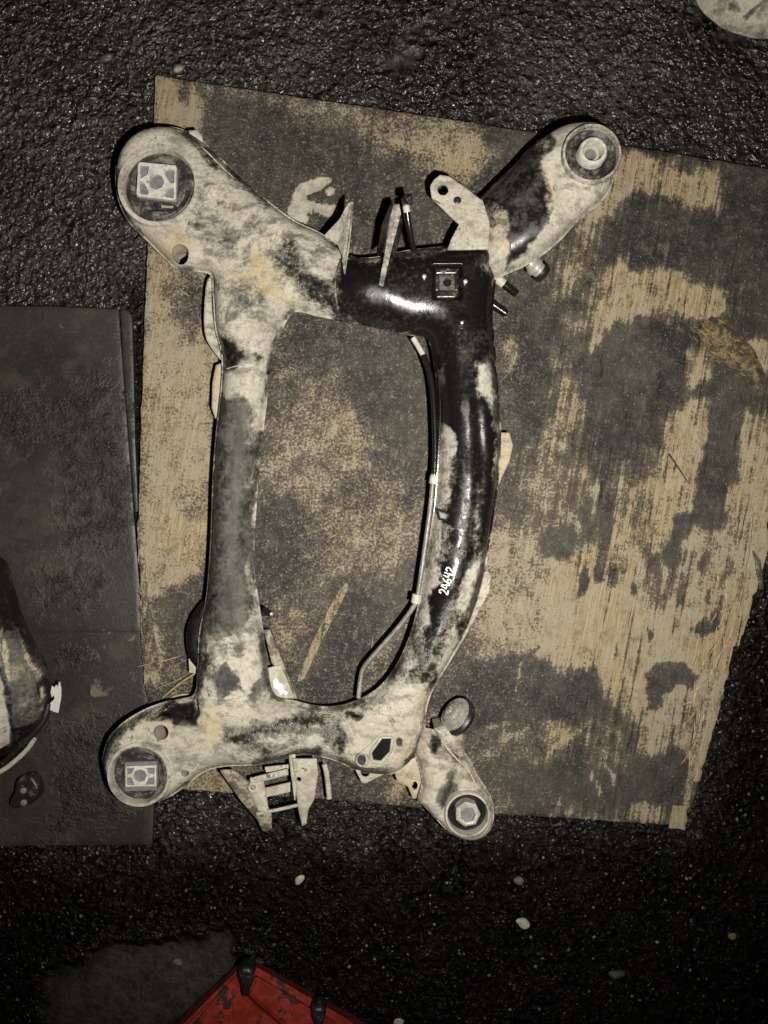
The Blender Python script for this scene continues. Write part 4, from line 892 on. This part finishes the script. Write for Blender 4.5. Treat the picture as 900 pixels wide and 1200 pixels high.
# --- brackets hanging out below the lower member
plate('bracket', [(260, 898), (276, 897), (298, 917), (313, 942), (318, 957), (317, 975), (312, 979), (306, 977), (300, 962), (284, 940)], .078, .0026, M_brown, sub, cell=1.3, tilt=(0, -.0004), bulge=.003, R=9)
plate('bracket', [(293, 911), (308, 912), (312, 930), (315, 953), (303, 951), (292, 930)], .086, .003, M_mudsteel, sub, cell=1.2, holes=[circle(297, 922, 3.2, 14)], bulge=.004, R=8)
ring('hole_rim', [(.007, 0), (.007, .002), (.0045, .002), (.0045, 0)], P(297, 922, .089), M_clip, sub, seg=18)
plate('bracket_bar', [(297, 911), (337, 901), (338, 908), (299, 918)], .092, .004, M_mudsteel, sub, cell=1.2, bulge=.0015, R=3)
plate('bracket_bar', [(309, 924), (340, 917), (340, 928), (312, 934)], .074, .004, M_mudsteel, sub, cell=1.2)
plate('bracket_bar', [(310, 899), (338, 896), (338, 901), (312, 905)], .080, .003, M_mudsteel, sub, cell=1.2)
tube('cross_rod', [P(301, 954, .082), P(325, 949, .083), P(351, 943, .084)], .0026, M_mudsteel, sub, smooth=2, seg=8)
plate('bracket', [(338, 884), (346, 880), (347, 912), (346, 945), (342, 916)], .100, .0026, M_mudsteel, sub, cell=1.2, bulge=.002, R=3)
plate('bracket', [(344, 886), (372, 886), (373, 905), (368, 938), (361, 950), (358, 969), (353, 972), (349, 950), (346, 918)], .096, .0026, M_mudsteel, sub, cell=1.2, holes=[circle(351, 911, 3, 12)], bulge=.003, R=8, tilt=(0, -.0003))
tube('bracket_lip', [P(380, 896, .092), P(383, 908, .088), P(386, 936, .080)], .0036, M_mudsteel, sub, smooth=3, seg=8, flat=.6)

# --- tabs along the straight rail
plate('side_loop', [(250, 322), (243, 328), (240, 350), (239, 378), (242, 398), (252, 414), (262, 424), (262, 408), (254, 392), (249, 370), (248, 345), (251, 330)], .072, .012, M_frame, sub, mask=(.75, .2, 0), cell=1.2, bulge=.002, R=3, smooth=2)
plate('side_tab', [(263, 424), (253, 428), (249, 448), (248, 478), (252, 490), (262, 491), (266, 460)], .070, .010, M_frame, sub, mask=(.8, .2, .6), cell=1.3, bulge=.003, R=6)
plate('side_tab', [(244, 706), (230, 714), (221, 730), (218, 748), (221, 768), (228, 780), (240, 784)], .070, .012, M_frame, sub, mask=(-.2, 1.1, 0), cell=1.3, bulge=.006, R=9, smooth=2)
plate('side_tab', [(221, 772), (234, 776), (232, 790), (222, 788)], .062, .006, M_mudsteel, sub, cell=1.2)
q = P(308, 716, .083)
bo = lathe('bolt', [(0, 0), (.0065, 0), (.0065, .006), (.005, .008), (.005, .013), (0, .013)], q, M_black, sub, axis=(1, -.3, .25), seg=14)
lathe('bolt_tip', [(0, .0135), (.0032, .0135), (.0026, .0165), (0, .017)], q, M_zinc, bo, axis=(1, -.3, .25), seg=12)
plate('strut', [(309, 738), (316, 738), (330, 772), (348, 818), (341, 820), (318, 776)], .066, .012, M_brown, sub, cell=1.3, bulge=.003, R=3)
gus = plate('gusset', [(313, 783), (329, 779), (345, 818), (313, 820)], .072, .003, M_mudsteel, sub, cell=1.3, bulge=.001, R=3)
rg = np.random.default_rng(12)
wp = [(322 + 12 * t, 797 + 18 * t) for t in np.linspace(0, 1, 7)]
plate('paint_mark', [(320, 798), (324, 794), (327, 800), (331, 802), (332, 808), (337, 811), (336, 815), (331, 812), (329, 815), (325, 808), (321, 806)], .0738, .0006, M_paintpen, gus, cell=0.9)
# tabs along the arched tube
plate('side_tab', [(580, 507), (597, 507), (601, 522), (597, 540), (588, 560), (581, 575)], .082, .008, M_frame, sub, mask=(.75, .1, .75), cell=1.3, bulge=.002, R=5)
plate('seam_flange', [(565, 674), (571, 668), (575, 676), (573, 694), (560, 718), (544, 748), (526, 778), (505, 806), (500, 806), (520, 772), (540, 735), (556, 704)], .086, .003, M_frame, sub, mask=(.9, .3, .1), cell=1.2)
plate('tab', [(511, 596), (520, 598), (528, 602), (524, 611), (514, 609)], body_z(522, 603) + .004, .010, M_rubber_dark, sub, mask=(-.3, 1.2, 0), cell=1.1, bulge=.002, R=4)
bz = on(540, 647, 0); lathe('plug', [(0, 0), (.0078, 0), (.0078, .0022), (.006, .003), (0, .0032)], bz, M_frame, sub, seg=20, mask=(.35, .8, 0))
plate('clamp', [(221, 153), (231, 152), (237, 160), (238, 170), (231, 174), (224, 166)], .085, .012, M_clip, sub, cell=1.2, bulge=.003, R=4)
tube('seam_bead', [P(206, 157, .100), P(222, 164, .103), P(240, 176, .103), P(256, 192, .104), P(274, 209, .104)], .0014, M_mudsteel, sub, seg=6)

# --- weld beads and seams lying on the pressings
def bead(pts, r=.0015, mask=(.7, .4, .2)):
    c = catmull(pts, 5, closed=False)
    tube('weld_bead', [on(q[0], q[1], .0002) for q in c], r, M_frame, sub, seg=6, smooth=0, mask=mask, taper=lambda t: 1 + .25 * math.sin(t * 60))
bead([(399, 304), (394, 322), (393, 345), (398, 368)], .0013, (.35, .8, 0))
bead([(246, 819), (262, 821), (278, 818), (292, 813)], .0012)
bead([(266, 432), (284, 427), (303, 424)], .0010)
bead([(470, 812), (482, 822), (490, 838), (492, 856)], .0014)
bead([(432, 832), (450, 838), (468, 838)], .0010)

# --- brake pipe with clips
tube('brake_pipe', [P(484, 396, .098), P(489, 404, .098), P(497, 418, .098)], .0042, M_clip, sub, smooth=2)
tube('brake_pipe', [P(496, 416, .098), P(504, 440, .099), P(508, 470, .100), P(510, 520, .100), P(509, 558, .100)], .0044, M_black, sub, smooth=5)
tube('brake_pipe', [P(508, 555, .100), P(505, 590, .100), P(499, 635, .099), P(494, 670, .098), P(489, 700, .096), P(484, 712, .094), P(466, 736, .090), P(436, 770, .086), P(426, 783, .084), P(423, 794, .084), P(420, 818, .085)], .0037, M_pipe, sub, smooth=5)
for a, b in ((509, 562), (488, 702)):
    t0 = P(a, b, .104); d = Vector((.18, .98, 0)).normalized()
    lathe('pipe_clip', [(0, -.0065), (.0068, -.0065), (.0072, -.005), (.0072, .005), (.0068, .0065), (0, .0065)], t0 - Vector((0, 0, .004)), M_clip, sub, axis=d, seg=8, sharp=60)
tube('pipe_strap', [P(513, 430, .104), P(516, 480, .106), P(514, 530, .106), P(511, 575, .104), P(507, 620, .103)], .0016, M_black, sub, seg=6)

# --- hand-written number on the arch
D2 = [[(0, .78), (.12, .97), (.42, 1), (.6, .8), (.5, .55), (.02, .04), (.68, .08)]]
D4 = [[(.16, 1), (.0, .42), (.62, .5)], [(.6, .98), (.5, .0)]]
D4a = [[(.3, 1), (.0, .36), (.66, .46)], [(.34, .98), (.66, .02)]]
D6 = [[(.6, .98), (.2, .7), (.02, .25), (.26, 0), (.58, .14), (.52, .42), (.1, .36)]]
def number():
    V, F = [], []; e1 = np.array([.24, -.97]); e2 = np.array([-.97, -.24]); org = np.array([524.8, 697.0]); wd = 0.95
    for i, dg in enumerate((D2, D4a, D6, D4, D2)):
        o = org + e1 * (i * 6.7)
        for stv in dg:
            pts = [o + e1 * (p[0] * 7.2) + e2 * (p[1] * (10.5 if i < 4 else 9)) for p in stv]
            c = catmull(pts, 4, closed=False); n = len(c)
            b = len(V)
            for k in range(n):
                t = c[min(k + 1, n - 1)] - c[max(k - 1, 0)]; t = t / (np.hypot(*t) + 1e-9); s = np.array([-t[1], t[0]]) * wd * (0.85 + 0.3 * math.sin(k * 1.7 + i))
                for sg in (1, -1):
                    for dz in (.0008, -.001): V.append(tuple(on(c[k][0] + sg * s[0], c[k][1] + sg * s[1], dz)))
            for k in range(n - 1):
                a = b + 4 * k; F += [(a, a + 2, a + 6, a + 4), (a, a + 4, a + 5, a + 1), (a + 2, a + 3, a + 7, a + 6)]
            F += [(b, b + 1, b + 3, b + 2), (b + 4 * n - 4, b + 4 * n - 2, b + 4 * n - 1, b + 4 * n - 3)]
    me = bpy.data.meshes.new('painted_number'); me.from_pydata(V, [], F); me.update()
    o = link('painted_number', me, M_paintpen, sub); o['label'] = 'white hand-written number 24642'
number()

# ------------------------------------------------------------------ other car part at the left edge
def part_paint(px, py, V):
    px, py = ragged(px, py, 2.0, 12, 100)
    R = np.full(px.shape, -.45); G = np.full(px.shape, .62); B = np.full(px.shape, .7)
    for sh, r, g, s in (([(-60, 660), (2, 660), (12, 690), (24, 730), (0, 720), (-60, 700)], -.3, .8, 10), ([(-60, 790), (0, 792), (7, 825), (12, 850), (9, 872), (-60, 900)], 1.3, 0, 5), ([(0, 730), (10, 760), (14, 800), (8, 800), (0, 770)], .75, .4, 6),
                        ([(20, 738), (38, 770), (50, 790), (44, 800), (28, 772)], .7, .3, 6), ([(14, 775), (30, 805), (36, 824), (26, 816), (14, 795)], .7, .3, 6), ([(10, 740), (40, 790), (46, 840), (20, 850), (14, 790)], .22, .1, 10), ([(48, 800), (53, 805), (50, 835), (46, 835)], .75, .3, 5)): paint(R, px, py, sh, r, s); paint(G, px, py, sh, g, s)
    paint(B, px, py, [(-60, 790), (0, 792), (7, 825), (12, 850), (9, 872), (-60, 900)], 0.0, 5)
    return np.stack([R, G, B], -1)
prt = thing('car_part', 'dark mud-streaked car part with a pale face cut off by the left edge', 'car part', P(0, 790, .018))
ZQ = .07
relief('housing', catmull([(-130, 640), (-60, 640), (-5, 655), (8, 685), (19, 722), (33, 752), (46, 778), (53, 803), (50, 830), (44, 850), (26, 868), (0, 888), (-60, 905), (-130, 900)], 5), 2.0, ZQ,
       lambda X, Y, d: ZQ - .02 + .055 * np.sqrt(np.clip(1 - (1 - np.clip(d / 45, 0, 1)) ** 2, 0, 1)) + .003 * (vnoise(X, Y, 18, 41) - .5), lambda X, Y, d: 0 * X + .018 + .03 * np.clip(1 - d / 25, 0, 1), part_paint, M_frame, prt)
tube('cable', [P(-30, 910, .05), P(0, 896, .055), P(22, 876, .06), P(42, 856, .06), P(52, 842, .058), P(57, 824, .056)], .0052, M_rubber_dark, prt, smooth=6)
tube('cable', [P(-30, 918, .03), P(4, 902, .03), P(30, 880, .03), P(40, 866, .035)], .004, M_mudsteel, prt, smooth=5)
plate('cable_tag', [(58, 812), (60, 804), (64, 806), (66, 802), (68, 805), (71, 797), (73, 806), (73, 816), (69, 835), (62, 834), (55, 832), (58, 824), (63, 820), (64, 814), (60, 818)], .062, .002, M_white, prt, cell=0.9, tilt=(.0006, 0))
clampo = thing('clamp_bracket', 'small black bracket with two pale bolts on the lower dark board', 'bracket', P(28, 928, .011))
plate('body', [(20, 914), (30, 908), (39, 910), (46, 922), (44, 935), (37, 942), (30, 943), (22, 947), (13, 945), (12, 937), (17, 928)], .030, .019, M_rubber_dark, clampo, cell=1.2, bulge=.004, R=4, smooth=3)
for a, b in ((28, 926), (28.5, 940)): lathe('bolt', [(0, 0), (.0048, 0), (.0048, .003), (.003, .004), (0, .004)], P(a, b, .037), M_pocket, clampo, seg=14)
tube('ridge', [P(34, 911, .039), P(36, 926, .041), P(35, 941, .038)], .0022, M_rubber_dark, clampo, smooth=2, seg=6)

# ------------------------------------------------------------------ pale lump at the top right
def lump_paint(px, py, V):
    px, py = ragged(px, py, 3.5, 16, 105)
    R = np.full(px.shape, .80); G = np.full(px.shape, .2); B = np.full(px.shape, .15)
    for sh, v, s in (([(815, -10), (830, 10), (850, 26), (870, 36), (905, 42), (905, 39), (870, 32), (846, 20), (824, -6)], .4, 5), (('e', 860, 8, 10, 6, 30), .38, 8), ([(868, 20), (905, -8), (906, -4), (872, 24)], .25, 4)): paint(R, px, py, sh, v, s)
    return np.stack([R, G, B], -1)
lump = relief('rubble_lump', catmull([(820, -24), (826, -1), (839, 12), (855, 24), (874, 31), (900, 36), (945, 30), (985, 5), (995, -50), (960, -110), (890, -125), (835, -85)], 5), 2.2, .05,
              lambda X, Y, d: .030 + .075 * np.sqrt(np.clip(1 - (1 - np.clip(d / 75, 0, 1)) ** 2, 0, 1)) + .009 * (vnoise(X, Y, 20, 51) - .5) * np.clip(d / 6, 0, 1), lambda X, Y, d: .029 - .028 * np.clip(d / 14, 0, 1), lump_paint, M_frame, None)
tag(lump, 'pale mud-caked rounded lump on the asphalt at the top right corner', 'rubble')

# ------------------------------------------------------------------ red case at the bottom
box = thing('plastic_case', 'red plastic case with black rubber latches at the bottom edge', 'case', P(310, 1250, 0))
def prism(name, base, zb, topp, zt_, mat, parent, bev=.003):
    import bmesh
    m = len(base); V = [tuple(P(*q, zb)) for q in base] + [tuple(P(*q, zt_)) for q in topp]
    F = [tuple(range(m)), tuple(range(2 * m - 1, m - 1, -1))] + [(i, i + m, (i + 1) % m + m, (i + 1) % m) for i in range(m)]
    me = bpy.data.meshes.new(name); me.from_pydata(V, [], F); me.update()
    bm = bmesh.new(); bm.from_mesh(me); bmesh.ops.recalc_face_normals(bm, faces=bm.faces)
    bmesh.ops.bevel(bm, geom=list(bm.edges), offset=bev, segments=3, affect='EDGES', clamp_overlap=True)
    bm.to_mesh(me); bm.free(); smooth_all(me); me.set_sharp_from_angle(angle=math.radians(40)); set_mask(me, np.array((0, 0, 0), np.float32)); return link(name, me, mat, parent)
prism('case_body', [(284, 1124), (292, 1122), (420, 1192), (432, 1204), (420, 1330), (300, 1420), (180, 1380), (160, 1300), (196, 1206)], .004,
      [(285, 1131), (292, 1129), (412, 1198), (422, 1210), (412, 1330), (300, 1410), (188, 1372), (170, 1300), (206, 1210)], .062, M_red, box, .005)
prism('raised_panel', [(297, 1139), (398, 1199), (384, 1222), (345, 1218), (300, 1180), (286, 1166)], .058, [(300, 1145), (392, 1200), (378, 1216), (345, 1210), (304, 1176), (292, 1164)], .078, M_red, box, .003)
prism('raised_panel', [(265, 1152), (274, 1160), (278, 1205), (300, 1225), (300, 1290), (215, 1270), (216, 1208)], .058, [(264, 1158), (270, 1163), (272, 1208), (294, 1230), (294, 1284), (222, 1266), (222, 1212)], .068, M_red, box, .003)
def latch(px, py, sc, ang):
    ca, sa = math.cos(ang), math.sin(ang)
    tr = lambda pts: [(px + sc * (x * ca - y * sa), py + sc * (x * sa + y * ca)) for x, y in pts]
    lt = plate('latch', tr([(-9, -13), (-4, -17), (4, -17), (9, -13), (9, -4), (6, 6), (4, 18), (-3, 18), (-5, 6), (-9, -4)]), .088, .022, M_rubber_dark, box, cell=1.0, bulge=.006, R=6)
    tube('latch_rib', [P(*tr([(-7, -6)])[0], .097), P(*tr([(0, -4)])[0], .099), P(*tr([(7, -6)])[0], .097)], .0016, M_rubber_dark, lt, seg=6, smooth=3)
    tube('latch_rib', [P(*tr([(-5, 2)])[0], .096), P(*tr([(5, 2)])[0], .096)], .0014, M_rubber_dark, lt, seg=6, smooth=0)
latch(288, 1149, 1.0, .05); latch(373, 1194, .95, .0)

# ------------------------------------------------------------------ small loose things
def loose(o, label, cat, group=None): tag(o, label, cat, group)
loose(pebble('pebble', 351, 1031, 5.5, .004, M_stone, None, 1.35, .7, .5, rot=.8, seed=1), 'elongated pale pebble on the asphalt below the frame brackets', 'pebble')
loose(pebble('pebble', 613, 1082, 7.5, .005, M_stone, None, 1.2, .8, .5, rot=-.3, seed=2), 'largest pale pebble on the dark asphalt below the plywood', 'pebble')
loose(pebble('pebble', 608, 1032, 6.0, .004, mat_plain('dull_stone', (.10, .09, .065), .7), None, 1.0, .9, .5, seed=3), 'dull brown pebble above the largest pale pebble', 'pebble')
loose(pebble('pebble', 723, 1142, 7.0, .004, mat_plain('dark_stone', (.05, .047, .04), .6), None, 1.3, .8, .5, seed=4), 'dark pebble near the bottom right of the asphalt', 'pebble')
loose(pebble('pebble', 467, 1197, 5.0, .004, M_stone, None, 1.2, .8, .5, seed=5), 'pale pebble at the very bottom edge right of the red case', 'pebble')
loose(pebble('pebble', 858, 1097, 4.5, .004, mat_plain('rusty_stone', (.19, .14, .09), .7), None, 1.2, .8, .5, seed=6), 'small rust-brown pebble at the lower right', 'pebble')
loose(pebble('pebble', 208, 1127, 5.0, .004, mat_plain('silt_stone', (.14, .125, .09), .8), None, 1.3, .7, .4, rot=-.4, seed=7), 'grey flake on the silted patch left of the red case', 'pebble')
loose(pebble('pebble', 209, 80, 5.5, .004, mat_plain('wet_stone', (.20, .18, .145), .5), None, 1.2, .8, .6, rot=.6, seed=8), 'pale pebble on the asphalt just above the plywood corner', 'pebble')
loose(pebble('pebble', 125, 68, 6.0, .005, mat_plain('ochre_stone', (.085, .075, .05), .5), None, 1.3, .8, .6, rot=.2, seed=9), 'brownish pebble on the asphalt at the top left', 'pebble')
tw = tube('twig', [P(784, 532, .028), P(795, 548, .031), P(806, 565, .029)], .0016, M_twig, None, smooth=3, seg=6, taper=lambda t: 1 - .5 * t)
loose(tw, 'thin dark twig on the pale wood at the right', 'twig')
sl = relief('wood_sliver', [(402, 684), (408, 683), (408, 690), (392, 722), (374, 758), (356, 796), (349, 799), (350, 790), (366, 752), (386, 712)], 1.4, .027,
            lambda X, Y, d: .0275 + .0012 * np.clip(d / 4, 0, 1), lambda X, Y, d: 0 * X + .0225, const(.60, .4, .6), M_wood, None)
loose(sl, 'long pale wood sliver on the plywood inside the frame', 'wood sliver')
for i, (pts, r, lab) in enumerate((([P(211, 340, .027), P(222, 347, .028)], .0010, 'short pale straw beside the left rail of the frame'),
                                   ([P(437, 745, .027), P(434, 768, .028), P(426, 785, .027)], .0014, 'pinkish wood splinter beside the bent brake pipe'),
                                   ([P(190, 818, .030), P(212, 800, .040), P(234, 786, .050)], .0020, 'pale splinter poking under the lower end of the left rail'),
                                   ([P(176, 836, .030), P(205, 816, .034), P(232, 814, .036)], .0022, 'brown splinter lying along the lower left rounded ear'))):
    o = tube('splinter', pts, r, M_straw if i != 1 else mat_plain('pink_wood', (.26, .17, .11), .7), None, smooth=3, seg=5, taper=lambda t: 1 - .6 * abs(2 * t - 1)); loose(o, lab, 'splinter')
